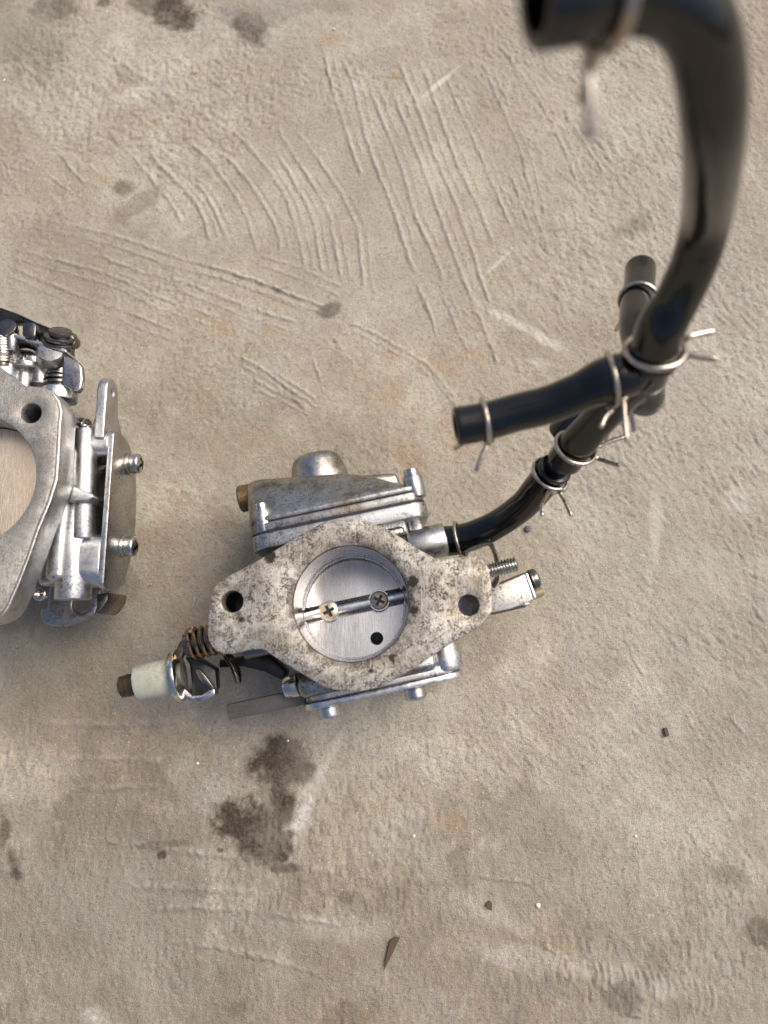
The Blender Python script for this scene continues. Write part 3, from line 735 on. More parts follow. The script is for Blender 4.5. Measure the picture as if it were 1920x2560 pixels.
# fuel nipple boss on the right
nz = 37
n0 = q(c1(1240, 735), nz); n1 = q(c1(1530, 715), nz)
mN = fr(at(0, n1[1], nz), V, W, U)
nip = obj('fuel_inlet_boss', [cyl(mN, 5.0, n0[0] + 1, n1[0], .5), box(FXY, n0[0] + 2, n1[0] - 5.5, n1[1] - 4.5, vL + 1.5, 31, 39.5, 1.5, 3)], 'cast', carb)
obj('inlet_nipple', cyl(mN, 2.6, n1[0] - 1, n1[0] + 14, .3), 'steel', carb)

# float cover on the lower side
ZB = 38.0
bl = q(c3(232, 705), ZB); brr = q(c3(1497, 415), ZB)
vb0 = (bl[1] + brr[1]) / 2 - .7
ub0, ub1 = bl[0], brr[0] + 1.6
bw = [q(c3(*p), ZB) for p in ((300, 540), (1380, 235), (1455, 240), (1485, 330), (1490, 400))]
obj('float_chamber', [prism(rrect(ub0 + 2.0, ub1 - .4, 5.5, ZB, 6), vb0 + 1.2, vb0 + 4.2, FUZ, (), .7, 3),
                      prism(rrect(ub0 + 4, ub1 - 1.2, 8, ZB - 1.2, 5), vb0 + 4, vb0 + 6.8, FUZ, (), 1.5, 3),
                      cyl(fr(at(ub1 - 4.6, 0, 33.5), U, W, V), 5.0, vb0 + 1.5, vb0 + 11.5, 1.4), cyl(fr(at(ub1 - 11, 0, 30), U, W, V), 5.5, vb0 + 1.5, vb0 + 9, 1.4), cyl(fr(at(ub0 + 11, 0, 31), U, W, V), 4.2, vb0 + 1.5, vb0 + 9, .8)], 'cast_clean', carb)
fcv = obj('float_cover', prism(rrect(ub0, ub1, 5, ZB + .4, 6.5), vb0 - .6, vb0 + 1.1, FUZ, (), .25, 2), 'bright', carb)
for pp, zz in (((455, 735), 29), ((1140, 570), 29)):
    su, sv = q(c3(*pp), zz)
    obj('washer', cyl(fr(at(su, vb0 - .6, zz), U, W, -V), 3.5, 0, .7, .15), 'steel', fcv)
    obj('cover_screw', screw_head(fr(at(su, vb0 - 1.3, zz), U, W, -V), 3.3, 3.0, 1.0), 'steel', fcv)

# throttle lever, spring and nylon end on the left
zL = 37
s0 = Vector(P(*c2(880, 385), 40)); s1 = Vector(P(*c2(665, 430), 40))
axL = (s1 - s0).normalized()
mS = axis_fr(s0, axL)
Ls = (s1 - s0).length
spr = obj('return_spring', helix(mS, 4.1, .52, -4, Ls + .5, 6.5), 'bronze', carb)
obj('spring_core', cyl(mS, 3.3, -8, Ls + 2, .3), 'dark_steel', carb)
e0 = Vector(P(*c2(525, 690), zL)); e1 = Vector(P(*c2(205, 760), zL)); e2 = Vector(P(*c2(60, 790), zL))
axE = (e1 - e0).normalized()
mE = axis_fr(e0, axE)
LE = (e1 - e0).length; LE2 = (e2 - e0).length
obj('nylon_bush', cyl(mE, 5.1, -.3, LE, .9), 'nylon', carb)
dl = LE2 - LE
obj('lever_tip', lathe([(0, LE - .5), (3.2, LE - .5), (3.2, LE + dl * .22), (2.95, LE + dl * .25), (2.95, LE + dl * .32), (3.2, LE + dl * .35), (3.2, LE + dl * .52), (2.8, LE + dl * .56), (2.8, LE + dl * .64), (3.05, LE + dl * .68), (3.05, LE + dl * .85), (2.7, LE2 - .4), (2.0, LE2), (0, LE2)], mE, 32), 'tip', carb)
# plates: bent steel bracket
br = [P(*c2(x, y), zL) for x, y in ((540, 640), (560, 660))]
def plate_across(px_list, zc, half, thick_axis, thick, bevel=.25, hole=None):
    pass
mP = axis_fr(e0, -axE)
obj('lever_plate', [prism(circ(.3, 0, 7.4, 40), -.2, 1.5, fr(e0, V * -1, W, -axE), (), .3, 2)], 'steel', carb)
obj('lever_arm_plate', prism([q(c2(*p), 41) for p in ((505, 560), (540, 450), (630, 300), (672, 280), (680, 330), (610, 450), (565, 560))], 37.5, 41, FXY, (), .35, 2), 'bronze', carb)
obj('fork_rim', prism([q(c2(*p), 35) for p in ((545, 790), (590, 855), (650, 905), (750, 910), (855, 855), (852, 800), (800, 815), (740, 855), (665, 860), (605, 800))], 30, 35, FXY, (), .4, 2), 'steel', carb)
obj('lever_fork', [prism([q(c2(*p), 33) for p in ((640, 880), (660, 760), (640, 600), (600, 540), (680, 520), (860, 640), (870, 800), (830, 860), (700, 905))], 28, 33, FXY,
                         (), .5, 2)], 'dark', carb)
obj('lever_strip', prism([q(c2(*p), 34) for p in ((680, 650), (725, 635), (775, 690), (850, 800), (800, 815), (720, 720))], 29, 34.2, FXY, (), .3, 2), 'dark_steel', carb)
obj('pivot_pin', cyl(axis_fr(e0 - axE * 2.2, axE), 3.3, -.2, 1.0, .3), 'tab', carb)
obj('cam_plate', tube([P(*c2(x, y), 30) for x, y in ((950, 520), (1000, 585), (1035, 670), (1050, 750))], [1.5, 1.7, 1.6, 1.1], 12, 6, flat=(1.5, .8)), 'dark_steel', carb)
obj('linkage_rod', cyl(axis_fr(at(-19, -6, 34), U), 2.4, -15, 4, .3), 'dark_steel', carb)
obj('flange_shade_plate', [prism([q(c2(*p), 26) for p in ((880, 560), (1280, 500), (1440, 660), (1420, 740), (1250, 660), (1080, 620), (880, 630))], 16, 25, FXY, (), .5, 2)], 'dark', carb)  # dark plate stands in for shaded floor and dim levers under the flange
# flat tab and idle screw
tb = [q(c2(*p), 22) for p in ((945, 935), (1590, 800), (1600, 935), (965, 1062))]
obj('support_tab', prism(tb, 18, 22, FXY, (), .35, 2), 'tab', carb)
i0 = Vector(P(*c2(1440, 790), 26)); i1 = Vector(P(*c2(1700, 740), 28))
mI = axis_fr(i0, i1 - i0)
idle = obj('idle_screw', cyl(mI, 3.4, 0, 4.2, .4), 'steel', carb)
obj('screw_spring', helix(mI, 3.1, .42, 3.9, 12, 6), 'wire', idle)
obj('screw_core', cyl(mI, 2.2, 3.5, 13, .2), 'dark_steel', idle)

# threaded stud, strip bracket and lever block on the right
t0 = Vector(P(*c4(850, 815), 46)); t1 = Vector(P(*c4(1165, 735), 46))
mT = axis_fr(t0, t1 - t0)
Lt = (t1 - t0).length
prof = [(0, -8), (1.55, -8)]
k = 0
h = -6.0
while h < Lt - .9:
    prof += [(1.55, h), (2.2, h + .34), (2.2, h + .46), (1.55, h + .8)]
    h += .86
prof += [(1.7, Lt - .3), (1.4, Lt), (0, Lt)]
obj('adjuster_stud', lathe(prof, mT, 28), 'steel', carb)
obj('strip_bracket', tube([P(*c4(560, 610), 40), P(*c4(640, 560), 40), P(*c4(800, 505), 40), P(*c4(865, 520), 40), P(*c4(920, 640), 40), P(*c4(935, 760), 39), P(*c4(935, 900), 38), P(*c4(890, 980), 37)], 1.25, 12, 6, flat=(1.6, .55)), 'grey_steel', carb)
lb = [q(c4(*p), 34) for p in ((800, 1040), (1262, 845), (1388, 1130), (1290, 1180), (1100, 1250), (820, 1310))]
lev = obj('choke_lever_block', prism(lb, 27, 34, FXY, (), .5, 2), 'cream', carb)
obj('block_edge', prism([q(c4(*p), 34.2) for p in ((1250, 850), (1285, 838), (1392, 1128), (1350, 1140))], 26.5, 34.2, FXY, (), .3, 2), 'bright', lev)
c0 = Vector(P(*c4(1300, 930), 30)); ca = (Vector(P(*c4(1400, 890), 30)) - c0).normalized()
obj('lever_screw', screw_head(axis_fr(c0 + ca * .5, ca), 3.1, 2.0, .9), 'dark_steel', lev)
obj('lever_bolt', cyl(axis_fr(c0 - W * 3, ca), 2.9, -8, .7, .2), 'dark_steel', lev)
obj('yellowed_end', cyl(axis_fr(Vector(P(*c4(1395, 1075), 25)), ca), 1.5, -6, 2.0, .5), 'yellow', lev)
obj('lever_arm', prism([q(c4(*p), 24) for p in ((700, 1150), (900, 1080), (1320, 1190), (1250, 1240), (900, 1320), (700, 1330))], 20, 25, FXY, (), .4, 2), 'dark_steel', carb)

# ------------------------------------------------------------------ the left carburetor, cut by the frame
Z2 = 60.0
O2 = P(-78, 1198, Z2); O2.z = 0
carb2 = thing('carburetor', O2, 'brighter clean silver carburetor with warm throttle disc, cut off by the left edge', 'carburetor', 'carburetors on the concrete')
F0 = fr(Vector((0, 0, 0)), (1, 0, 0), (0, 1, 0), (0, 0, 1))
FYZ = fr(Vector((0, 0, 0)), (0, 1, 0), (0, 0, 1), (1, 0, 0))      # outlines in (y, z), pushed along x
def w2(pxy, z):
    p = P(pxy[0], pxy[1], z); return (p.x, p.y)
cx2, cy2 = w2((-80, 1198), Z2)
r2 = abs(w2((88, 1198), Z2)[0] - cx2)
right = [w2(p, Z2) for p in ((53, 964), (103, 968), (128, 982), (142, 1003), (148, 1028), (144, 1060), (140, 1133), (135, 1197), (117, 1255), (90, 1319), (66, 1390), (41, 1455), (15, 1514), (0, 1536), (-30, 1552), (-80, 1560))]
left = [(2 * cx2 - x, 2 * cy2 - y) for x, y in right]
fl2 = right + left
hx, hy = w2(c5(337, 1278), Z2)
hl = w2((-2, 1475), Z2)
obj('mounting_flange', prism(fl2, Z2 - 2.2, Z2, F0, [circ(cx2, cy2, r2, 72), circ(hx, hy, 2.75, 32), circ(2 * cx2 - hx, 2 * cy2 - hy, 2.75, 32)], .55, 2), 'flange_grey', carb2)
# rim: the bright machined step under the face
def grow(pts, d):
    c = Vector((cx2, cy2)); return [tuple(Vector(p) + (Vector(p) - c).normalized() * d) for p in pts]
obj('flange_rim', prism(grow(fl2, .5), Z2 - 10.5, Z2 - 1.0, F0, [circ(cx2, cy2, r2 + .05, 72), circ(hx, hy, 2.8, 32)], .5, 2), 'cast_clean', carb2)
obj('throat', ring(fr(Vector((cx2, cy2, 0)), (1, 0, 0), (0, 1, 0), (0, 0, 1)), r2 + .1, r2 + 3.2, 3, Z2 - 9, .2, 72), 'cast', carb2)
td = R(10)
obj('throttle_disc', prism(circ(0, 0, r2 - .1, 72), -.7, .7, fr((cx2, cy2, Z2 - 13), (math.cos(td), 0, -math.sin(td)), (0, 1, 0), (math.sin(td), 0, math.cos(td))), (), .1, 1), 'disc_warm', carb2)
obj('added_hole_cup', lathe([(2.9, Z2 - 9), (3.6, Z2 - 9), (3.6, 34), (0, 34), (0, 36), (2.9, 36), (2.9, Z2 - 9)], fr((hx, hy, 0), (1, 0, 0), (0, 1, 0), (0, 0, 1)), 32), 'dark', carb2)  # black cup added to darken the bolt hole as shade would
# body right of the throat: columns with their axis along y
x_a = w2(c6(640, 600), 48)[0]
def xz(px, py, z): return w2((px, py), z)
yT = w2((200, 1090), 46)[1]; yB = w2((200, 1480), 46)[1]
bx0 = cx2 + r2 - 2; bx1 = w2(c6(905, 900), 42)[0]
body2 = [box(F0, bx0, w2(c6(720, 800), 46)[0], yB + 3, hy - 5, 8, 47, 2.0, 3), box(F0, hx + 4, bx1, yB + 5, yT, 7, 40, 1.2, 3)]
body2.append(prism([w2(c6(*p), 43) for p in ((560, 330), (930, 330), (930, 1110), (850, 1200), (850, 1560), (600, 1610), (390, 1660), (400, 1400), (540, 900))], 8, 43.5, F0, (), 1.2, 3))
obj('body_casting', body2, 'cast_clean', carb2)
def ycol(pa, pb, z, r, mat='cast_clean', name='body_column', bev=.4):
    a = P(*pa, z); b = P(*pb, z)
    m = axis_fr(a, b - a)
    return obj(name, cyl(m, r, 0, (b - a).length, bev), mat, carb2)
ycol(c6(745, 1800), c6(790, 760), 41, 5.0)
ycol(c6(850, 1180), c6(880, 60), 43, 3.2)
ycol(c6(640, 1580), c6(730, 800), 43, 2.4)
obj('stiffening_rib', prism([w2(c6(*p), 49) for p in ((590, 552), (625, 556), (750, 630), (950, 718), (952, 752), (900, 785), (700, 795), (640, 720))], 36, 49, F0, (), .8, 3), 'cast_clean', carb2)
# slotted side with thin cover plate facing right
xp = w2(c6(1060, 900), 45)[0]; xq = w2(c6(1120, 900), 45)[0]
yt = w2(c6(1150, 50), 45)[1]; yb = w2(c6(1075, 1690), 45)[1]
ys0, ys1 = w2(c6(1000, 330), 44)[1], w2(c6(980, 1110), 44)[1]
rim = prism(rrect(yb + 1.0, yt, 10, 45.0, 9, 8), bx1 - 1.0, xp, FYZ, [rrect(ys1, ys0, 27, 42, 1.5, 3)], .4, 2)
# open the slot upwards: two lugs instead of a closed ring
obj('side_lug', prism(rrect(ys0, yt, 30, 45.0, 3.5), bx1 - 4, xp, FYZ, (), .6, 3), 'cast_clean', carb2)
obj('side_lug', prism(rrect(yb + 1, ys1, 30, 45.0, 4.5), bx1 - 4, xp, FYZ, (), .6, 3), 'cast_clean', carb2)
rim.free()
obj('slot_back', prism(rrect(ys1 - .5, ys0 + .5, 25, 31, 1), bx1 - 2, xp - .3, FYZ, (), .2, 1), 'dark', carb2)
ymid, yh = (yt + yb) / 2, (yt - yb) / 2
d_o = [(yb + 1.5, 45.6), (yb + .4, 44.6), (yb, 42)] + [(ymid - yh * math.cos(R(t)), 40 - 17 * math.sin(R(t)) ** .8) for t in range(6, 175, 7)] + [(yt, 42), (yt - .4, 44.6), (yt - 1.5, 45.6)]
plate2 = obj('cover_plate', prism(d_o, xp + .02, xq, FYZ, (), .3, 2), 'cast', carb2)
for pp in ((1330, 405), (1345, 1250)):
    zz = 33
    p = P(*c6(pp[0] - 75, pp[1] + 2), zz)
    o_ = Vector((xq, p.y, zz))
    mm = fr(o_, (0, 1, 0), (0, 0, 1), (1, 0, 0))
    obj('washer', cyl(mm, 3.4, 0, 1.0, .2), 'steel', plate2)
    obj('cover_screw', screw_head(fr(o_ + Vector((1.0, 0, 0)), (0, .8, .6), (0, -.6, .8), (1, 0, 0)), 3.1, 2.6, .9), 'steel', plate2)
# upright arm with an eyelet
ya0 = w2(c5(1230, 1440), 46)[1]; ya1 = w2(c5(1230, 850), 46)[1]
xa0 = w2(c5(1060, 1000), 46)[0]; xa1 = w2(c5(1170, 1000), 46)[0]
arm_o = [(ya0 - 3, 33), (ya0 - 3, 46)] + [(ya1 - 4.5 + 4.5 * math.sin(R(t)), 41.5 + 4.5 * math.cos(R(t))) for t in range(0, 181, 15)] + [(ya1 - 10, 36), (ya0, 30)]
arm = obj('eyelet_arm', [prism(arm_o, xa0, xa1, FYZ, [circ(ya1 - 4.3, 41.6, 1.25, 20)], .45, 3), prism([w2(c5(*p), 44) for p in ((980, 1440), (1040, 1300), (1070, 1180), (1130, 1180), (1130, 1440))], 34, 44, F0, (), .8, 3)], 'cast_clean', carb2)
sp = P(*c5(905, 1400), 40)
obj('small_screw', [screw_head(axis_fr(sp + Vector((1, -2, 0)), (.75, -.45, .5)), 2.1, 2.2, .3), cyl(axis_fr(sp + Vector((-.3, .8, -.9)), (.75, -.45, .5)), 1.8, -5, 2, .3)], 'bright', carb2)
# round boss and throttle stack at the top
bp = P(*c5(650, 1120), 46); bq = P(*c5(655, 1020), 46)
obj('shaft_boss', cyl(axis_fr(bp, bq - bp), 5.0, -1, (bq - bp).length, .5), 'cast_clean', carb2)
st_ = axis_fr(bq, Vector((0, 1, 0)))
obj('throttle_shaft', [cyl(st_, 3.2, -2, 16, .3), ring(st_, 3.0, 4.4, 1.0, 1.9), ring(st_, 3.0, 4.6, 2.4, 3.2), ring(st_, 3.0, 4.2, 3.7, 4.4)], 'dark_steel', carb2)
obj('lever_tongue', prism([w2(c5(*p), 51) for p in ((690, 640), (730, 650), (860, 720), (895, 770), (905, 900), (890, 1000), (850, 1050), (800, 1035), (690, 965), (665, 930))], 48.8, 51, F0, (), .7, 3), 'grey_steel', carb2)
obj('lever_web', prism([w2(c5(*p), 49) for p in ((520, 780), (660, 640), (690, 960), (540, 980))], 40, 48.6, F0, (), .4, 2), 'dark', carb2)
obj('link_bar', prism([w2(c5(*p), 52) for p in ((-60, 375), (170, 405), (250, 450), (480, 500), (720, 580), (730, 620), (500, 560), (250, 480), (180, 455), (-60, 430))], 44, 52, F0, (), .35, 2), 'bright', carb2)
obj('lever_plate', prism([w2(c5(*p), 46) for p in ((150, 470), (480, 540), (650, 600), (640, 720), (420, 700), (210, 690), (140, 640))], 43, 46, F0, [[w2(c5(275 + 85 * math.cos(t), 650 + 38 * math.sin(t)), 46) for t in np.linspace(0, 6.02, 20)]] if False else (), .4, 2), 'dark_steel', carb2)
el = P(*c5(285, 655), 46.6)
obj('lever_eyelet', lathe([(2.9, -.6), (4.0, -.6), (4.1, .2), (3.7, .6), (3.0, .5), (2.9, -.6)], fr(el, (1, 0, 0), (0, .5, .2), (0, 0, 1)), 28), 'grey_steel', carb2)
bl_ = P(*c5(575, 660), 49)
obj('pivot_bush', lathe([(0, -5), (4.4, -5), (4.6, -2), (4.3, 1), (3.4, 3), (0, 3.4)], axis_fr(bl_, (.2, .2, 1)), 32), 'grey_steel', carb2)
arm_o2 = [w2(c5(*p), 49) for p in ((-120, 90), (20, 125), (200, 190), (390, 280), (540, 340), (650, 345), (740, 390), (790, 430), (800, 470), (700, 470), (560, 430), (400, 395), (380, 315), (240, 285), (0, 290), (-120, 280))]
obj('accelerator_arm', prism(arm_o2, 46, 49, F0, (), .6, 3), 'dark', carb2)
nt_ = P(*c5(660, 420), 50)
mm = axis_fr(nt_, (.2, .75, .66))
obj('pivot_nut', [cyl(mm, 5.4, -3.0, -1.6, .3), cyl(mm, 4.6, -1.5, -.2, .3), cyl(mm, 3.2, -.2, 1.3, .3)], 'dark_steel', carb2)
nt2 = P(*c5(600, 500), 47)
obj('pivot_washer', cyl(axis_fr(nt2, (.2, .75, .66)), 5.4, -1.5, .4, .3), 'grey_steel', carb2)
obj('pivot_clip', tube([P(*c5(x, y), 49) for x, y in ((720, 400), (780, 450), (800, 520), (750, 545))], [1.0, 1.1, 1.0, .8], 10, 5), 'dark_steel', carb2)
obj('link_joint', prism([w2(c5(*p), 53) for p in ((240, 285), (370, 280), (395, 330), (385, 440), (330, 455), (235, 430))], 45, 53, F0, (), .6, 2), 'dark_steel', carb2)
pn0 = P(*c5(130, 610), 50); pn1 = P(*c5(140, 350), 51)
obj('link_pin', cyl(axis_fr(pn0, pn1 - pn0), 1.75, 0, (pn1 - pn0).length, .6), 'grey_steel', carb2)
obj('pin_collar', cyl(axis_fr(P(*c5(80, 350), 52), (0, .2, 1)), 2.8, -1, .6, .3), 'dark_steel', carb2)
g0 = P(*c5(35, 740), 50); g1 = P(*c5(35, 420), 50)
obj('return_spring', helix(axis_fr(g0, g1 - g0), 2.4, .42, 0, (g1 - g0).length, 11), 'steel', carb2)
obj('spring_core', cyl(axis_fr(g0, g1 - g0), 1.8, -1, (g1 - g0).length + 3, .2), 'dark_steel', carb2)
obj('spring_seat', [cyl(axis_fr(P(*c5(40, 980), 47), (0, 1, 0)), 4.2, -2, 10.5, .6), cyl(axis_fr(P(*c5(150, 965), 45), (0, 1, 0)), 3.4, -1, 4.5, .6), cyl(axis_fr(P(*c5(145, 880), 46), (0, 1, 0)), 2.3, -1, 5, .5)], 'cast_clean', carb2)
ls0 = P(*c5(440, 985), 45)
obj('lower_stop', [cyl(axis_fr(ls0, (0, 1, 0)), 3.2, 0, 5.5, .6), cyl(axis_fr(ls0 + Vector((-4.8, 1.2, 0)), (0, 1, 0)), 2.9, -3, 5.0, .4)], 'grey_steel', carb2)
obj('stop_washer', [cyl(axis_fr(P(*c5(300, 760), 46), (.05, 1, .1)), 4.6, -1.2, .6, .3)], 'grey_steel', carb2)
obj('stop_nut', cyl(axis_fr(P(*c5(380, 730), 45), (.05, 1, .2)), 3.6, -1, 1.6, .4), 'bright', carb2)
# tongue at the bottom
tg = [w2(c6(*p), 26) for p in ((520, 1560), (480, 1880), (410, 1900), (408, 1960), (440, 2030), (520, 2070), (650, 2075), (860, 2010), (980, 1940), (1010, 1850), (1040, 1700), (980, 1640))]
th_ = w2(c6(830, 1850), 26)
obj('bottom_bracket', prism(tg, 23, 26, F0, [circ(*th_, 2.7, 24)], .7, 3), 'grey_steel', carb2)
obj('bracket_side', prism([w2(c6(*p), 28) for p in ((985, 1735), (1040, 1735), (1115, 1720), (1100, 1810), (1040, 1900), (985, 1950))], 12, 28, F0, (), .6, 2), 'dark_steel', carb2)
obj('bracket_screw', screw_head(fr(P(*c6(430, 1745), 34), (1, 0, 0), (0, 1, 0), (0, 0, 1)), 2.0, 1.6, .5), 'steel', carb2)
obj('base_foot', [box(F0, cx2 - 16, bx1 - 3, yB + 8, yT - 2, -.2, 10, 1.2, 2)], 'cast', carb2)
obj('base_foot', [box(FXY, -17, 17, -13, 14, -.2, 9, 1.2, 2)], 'cast', carb)

# ------------------------------------------------------------------ hoses, joiners and the tee
def hose(name, pts, rad, label, cat, open_a=0, open_b=0, mat='rubber', seg=28):
    pp = [D(x, y, d) for x, y, d in pts]
    o = obj(name, tube(pp, rad, seg, 10, open_a, open_b), mat, None, (pp[0].x, pp[0].y, pp[0].z))
    return tag(o, label, cat), pp
RH = 4.15
lower, lp = hose('fuel_hose', [(1112, 1353, 211), (1140, 1350, 210.5), (1190, 1336, 209), (1250, 1306, 206), (1310, 1262, 200), (1350, 1216, 194), (1388, 1172, 187)],
                 [4.5, 4.5, RH + .2, RH - .05, RH, RH + .2, 4.6], 'short black hose pushed onto the middle carburetor inlet', 'hose', 2.4, 2.9)
join, jp = hose('hose_joiner', [(1352, 1214, 193.5), (1385, 1176, 188), (1416, 1143, 182), (1450, 1100, 176)], [3.0, 3.2, 3.3, 3.2], 'black joiner pipe between the carburetor hose and the hose to the tee', 'pipe joiner', mat='plastic')
mid, mp_ = hose('fuel_hose', [(1412, 1150, 181), (1445, 1108, 175), (1495, 1052, 168), (1550, 995, 161), (1590, 955, 155), (1606, 935, 152)],
                [4.5, 4.45, RH, RH, 4.4, 4.4], 'black hose rising from the joiner pipe to the underside of the tee', 'hose', 3.3, 0)
under, up_ = hose('fuel_hose', [(1408, 1085, 190), (1440, 1045, 186), (1500, 1000, 180), (1570, 985, 173), (1605, 950, 166), (1610, 910, 162)], [4.3, 4.2, RH, RH, 4.2, 4.3], 'black hose mostly hidden behind the hose that rises to the tee', 'hose', 2.6, 0)
tee = thing('tee_connector', D(1615, 915, 150), 'black four way tee connector where the black hoses meet', 'hose connector')
tp = lambda *a: [D(*p) for p in a]
obj('tee_body', [tube(tp((1618, 940, 152), (1628, 905, 147), (1640, 860, 141)), [4.3, 4.4, 3.4], 24, 6), tube(tp((1545, 938, 147), (1585, 925, 148), (1625, 905, 150)), [3.2, 4.3, 4.3], 24, 6), tube(tp((1628, 915, 152), (1610, 860, 158), (1597, 820, 163)), [4.2, 4.0, 3.2], 24, 6), tube(tp((1625, 915, 150), (1606, 950, 156), (1585, 985, 160)), [4.4, 4.2, 3.2], 24, 6)], 'plastic', tee)
for a_, b_, rr_ in (((1628, 905, 147), (1640, 862, 141), 5.2), ((1612, 912, 149.5), (1576, 930, 148), 5.0), ((1618, 900, 153), (1606, 862, 158), 4.7), ((1615, 932, 153), (1602, 952, 156), 5.0)):
    va, vb_ = D(*a_), D(*b_)
    obj('tee_collar', cyl(axis_fr(va, vb_ - va), rr_, .4 * (vb_ - va).length, .4 * (vb_ - va).length + 1.6, .35), 'plastic', tee)
obj('tee_outlet', [tube(tp((1610, 955, 158), (1614, 985, 163), (1612, 1000, 166)), [4.2, 4.3, 4.2], 24, 6, 0, 2.5)], 'plastic', tee)
lh, lhp = hose('fuel_hose', [(1578, 932, 147), (1545, 942, 147), (1510, 952, 147.5), (1440, 984, 149), (1370, 1012, 150.5), (1290, 1032, 151.5), (1215, 1053, 152), (1142, 1066, 152)],
               [4.7, 4.8, 4.75, 4.15, 4.1, 4.1, 4.15, 4.2], 'black hose leaving the tee to the left, its open end in the air', 'hose', 3.3, 2.7)
ub, ubp = hose('fuel_hose', [(1606, 868, 157), (1594, 820, 162), (1590, 770, 168), (1594, 740, 172), (1599, 705, 177), (1601, 672, 181)],
               [4.1, 4.1, 3.7, 3.65, 3.75, 3.85], 'short black hose stub pointing away from the tee, end facing up the photo', 'hose', 0, 2.6)
bigp = [(1632, 905, 144), (1640, 868, 141), (1655, 815, 137), (1695, 745, 133), (1738, 650, 127), (1766, 545, 119.5), (1780, 430, 104), (1784, 310, 92), (1775, 180, 84.5), (1745, 70, 79.5), (1680, 0, 76.5), (1590, -24, 75), (1500, -22, 74), (1420, -8, 73.5), (1345, 4, 73)]
bh, bhp = hose('fuel_hose', bigp, [4.85, 4.95, 4.7, 4.2, RH, RH, RH, RH, RH, RH, RH, RH + .1, 4.4, 4.6, 4.5], 'long thick black hose arching up from the tee towards the camera', 'hose', 3.3, 2.9, seg=40)

# spring wire clamps, each with two ears
def clamp(p, axis, R_, e1, e2, label, wire=.55, spread=.75, kink=.25, mat='wire'):
    ax = Vector(axis).normalized()
    p = Vector(p)
    d1 = Vector(e1) - p; d1 -= ax * d1.dot(ax)
    d2 = Vector(e2) - p; d2 -= ax * d2.dot(ax)
    er = (d1.normalized() + d2.normalized()); er = er.normalized() if er.length > .2 else d1.normalized()
    es = ax.cross(er)
    s = 1 if (d1 - d2).dot(es) > 0 else -1
    rr = R_ + wire
    if (Vector(e1) - Vector(e2)).dot(ax) < 0: spread = -spread
    pts = [Vector(e1)]
    a0 = R(16)
    root1 = p + er * (rr * math.cos(a0)) + es * (s * rr * math.sin(a0)) + ax * spread
    root2 = p + er * (rr * math.cos(a0)) - es * (s * rr * math.sin(a0)) - ax * spread
    n = 30
    loop = []
    for k_ in range(n + 1):
        t = -a0 + (2 * math.pi + 2 * a0) * k_ / n
        loop.append(p + er * (rr * math.cos(t)) + es * (-s * rr * math.sin(t)) * -1 * -1 + ax * (spread * (1 - 2 * k_ / n)))
    def ear(root, e):
        e = Vector(e); dd = e - root; al = ax * dd.dot(ax)
        return [root + al * .35 + er * .35, root + al * kink + er * .9, root + al * (kink * .55 + .45) + (dd - al) * .45, e]
    pts = list(reversed(ear(loop[0], e1))) + loop + ear(loop[-1], e2)
    o = obj('hose_clamp', tube(pts, wire, 10, 3), mat, None, tuple(p))
    return tag(o, label, 'hose clamp', 'spring wire hose clamps')
def dirn(a, b): return Vector(b) - Vector(a)
clamp(D(1150, 1347, 210), dirn(lp[1], lp[2]), 4.45, D(1165, 1425, 203), D(1150, 1420, 212), 'wire clamp on the black hose right beside the carburetor inlet')
clamp(D(1377, 1186, 189), dirn(lp[5], lp[6]), 4.6, D(1355, 1289, 188), D(1428, 1288, 184), 'wire clamp with two bent prongs spread below the joiner pipe', kink=.88)
clamp(D(1438, 1120, 176), dirn(mp_[0], mp_[1]), 4.55, D(1549, 1164, 172), D(1562, 1092, 176), 'wire clamp on the hose just above the joiner pipe, prong to the right')
clamp(D(1604, 998, 166), Vector((0.15, .75, .5)), 4.4, D(1585, 1078, 166), D(1512, 1100, 172), 'wire clamp hidden under the tee with prongs hanging below')
clamp(D(1533, 946, 147.2), dirn(lhp[1], lhp[2]), 4.85, D(1502, 1068, 147), D(1567, 1104, 144), 'wire clamp where the left pointing hose meets the tee')
clamp(D(1214, 1053, 152), dirn(lhp[5], lhp[7]), 4.25, D(1190, 1178, 155), D(1138, 1120, 162), 'wire clamp near the open end of the left pointing hose')
clamp(D(1596, 752, 170.5), dirn(ubp[2], ubp[4]), 3.85, D(1540, 826, 182), D(1560, 790, 186), 'wire clamp on the short hose stub above the tee')
clamp(D(1637, 878, 142), dirn(bhp[1], bhp[2]), 5.0, D(1783, 828, 141), D(1791, 897, 139), 'wire clamp around the flared foot of the long arching hose', kink=.88, wire=.66)
clamp(D(1510, -20, 74.2), dirn(bhp[11], bhp[13]), 4.5, D(1474, 345, 80), D(1452, 250, 92), 'large blurred wire clamp near the top end of the long arching hose', wire=.66)

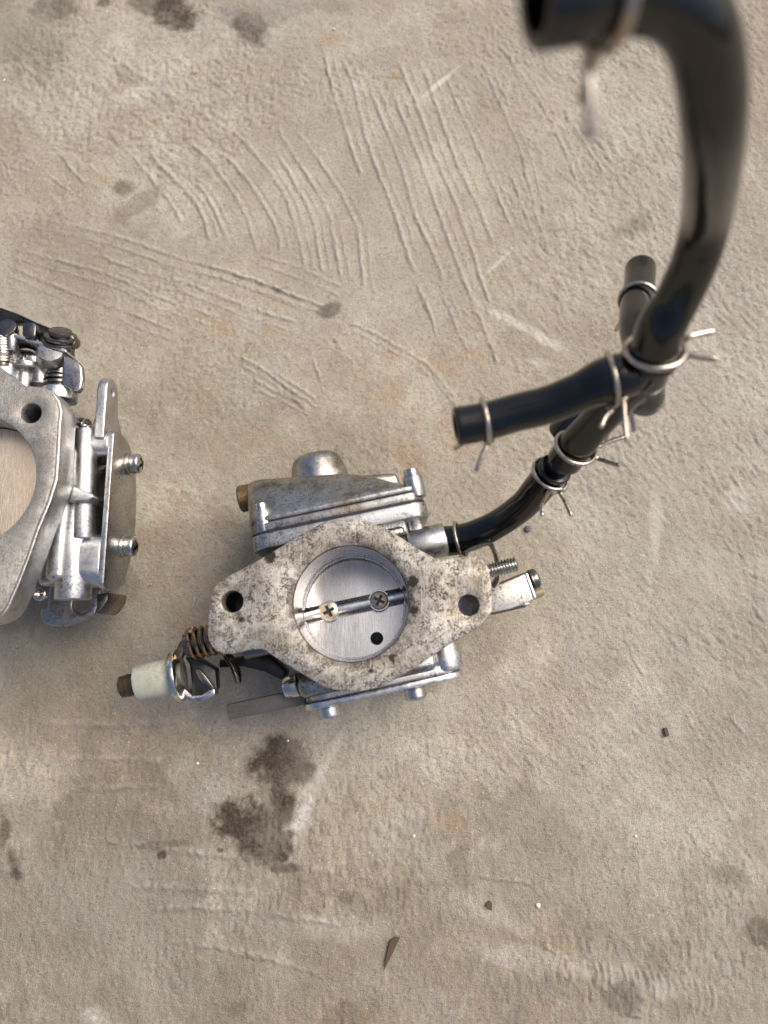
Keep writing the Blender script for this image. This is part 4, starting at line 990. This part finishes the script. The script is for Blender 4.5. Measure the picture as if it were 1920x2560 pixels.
# ------------------------------------------------------------------ loose bits on the floor
def bit(name, px, py, rx, ry, rz, mat, label, cat, group=None, rot=0, seed=1):
    p = P(px, py, 0)
    rng = random.Random(seed)
    bm = bmesh.new()
    bmesh.ops.create_icosphere(bm, subdivisions=2, radius=1)
    ph = [rng.uniform(0, 6) for _ in range(4)]
    for v in bm.verts:
        n = 1 + .16 * math.sin(3.1 * v.co.x + ph[0]) + .14 * math.sin(3.7 * v.co.y + ph[1]) + .1 * math.sin(5 * v.co.z + ph[2])
        v.co = Vector((v.co.x * rx * n, v.co.y * ry * n, v.co.z * rz * n))
    bmesh.ops.transform(bm, matrix=Matrix.Translation((p.x, p.y, rz * .6 - .05)) @ Matrix.Rotation(R(rot), 4, 'Z'), verts=bm.verts)
    return tag(obj(name, bm, mat, None, (p.x, p.y, 0)), label, cat, group)
M['grit'] = metal('white_grit', (.78, .76, .70), .6, 0, grain=.3)
M['stone'] = metal('grey_stone', (.13, .12, .115), .7, 0, grain=.5)
M['leaf'] = metal('dry_brown_leaf', (.075, .045, .028), .7, 0, grain=.4)
bit('pebble', 1319, 1322, 1.15, 1.15, 1.0, 'stone', 'small round dark grey pebble below the prongs by the joiner pipe', 'pebble', None, 0, 2)
for k_, (px, py, r_, lb) in enumerate(((835, 74, .75, 'white grit grain near the top edge above the trowel strokes'), (12, 200, .55, 'white grit grain at the left edge near the top'),
        (1345, 2262, .95, 'largest white grit grain, on the lower right floor'), (1589, 2090, .6, 'white grit grain on the lower right floor under the smooth patch'),
        (1035, 2090, .65, 'white grit grain right of the big oil stain'), (495, 1908, .6, 'white grit grain left of the big oil stain'), (720, 1852, .5, 'white grit grain just above the big oil stain'))):
    bit('grit_grain', px, py, r_ * .82, r_ * .66, r_ * .55, 'grit', lb, 'grit', 'white grit grains on the concrete', 30 * k_, 10 + k_)
def flake(name, pts, t, mat, label, cat):
    w = [P(px, py, 0) for px, py in pts]
    c = sum(w, Vector()) / len(w)
    bm = prism([(p.x, p.y) for p in w], .05, t, None, (), .12, 1)
    for v in bm.verts: v.co.z += .02 * (v.co - c).length ** 1.5
    return tag(obj(name, bm, mat, None, (c.x, c.y, 0)), label, cat)
flake('leaf_shard', [(958, 2428), (966, 2385), (975, 2350), (990, 2340), (1000, 2342), (985, 2375), (970, 2405)], .5, 'leaf', 'pointed dry brown leaf shard on the floor at the bottom', 'leaf shard')
flake('bark_chip', [(1212, 2262), (1222, 2250), (1230, 2256), (1229, 2276), (1218, 2268)], .6, 'leaf', 'small dark bark chip left of the largest white grain', 'bark chip')
flake('bark_chip', [(1657, 1820), (1666, 1818), (1672, 1838), (1662, 1842)], .8, 'leaf', 'small dark brown chip on bare floor at lower right', 'bark chip')
flake('metal_clipping', [(486, 1491), (489, 1498), (488, 1510), (481, 1522), (473, 1527), (481, 1517), (485, 1505)], .4, 'bright', 'thin bright crescent clipping between the two carburetors', 'metal clipping')
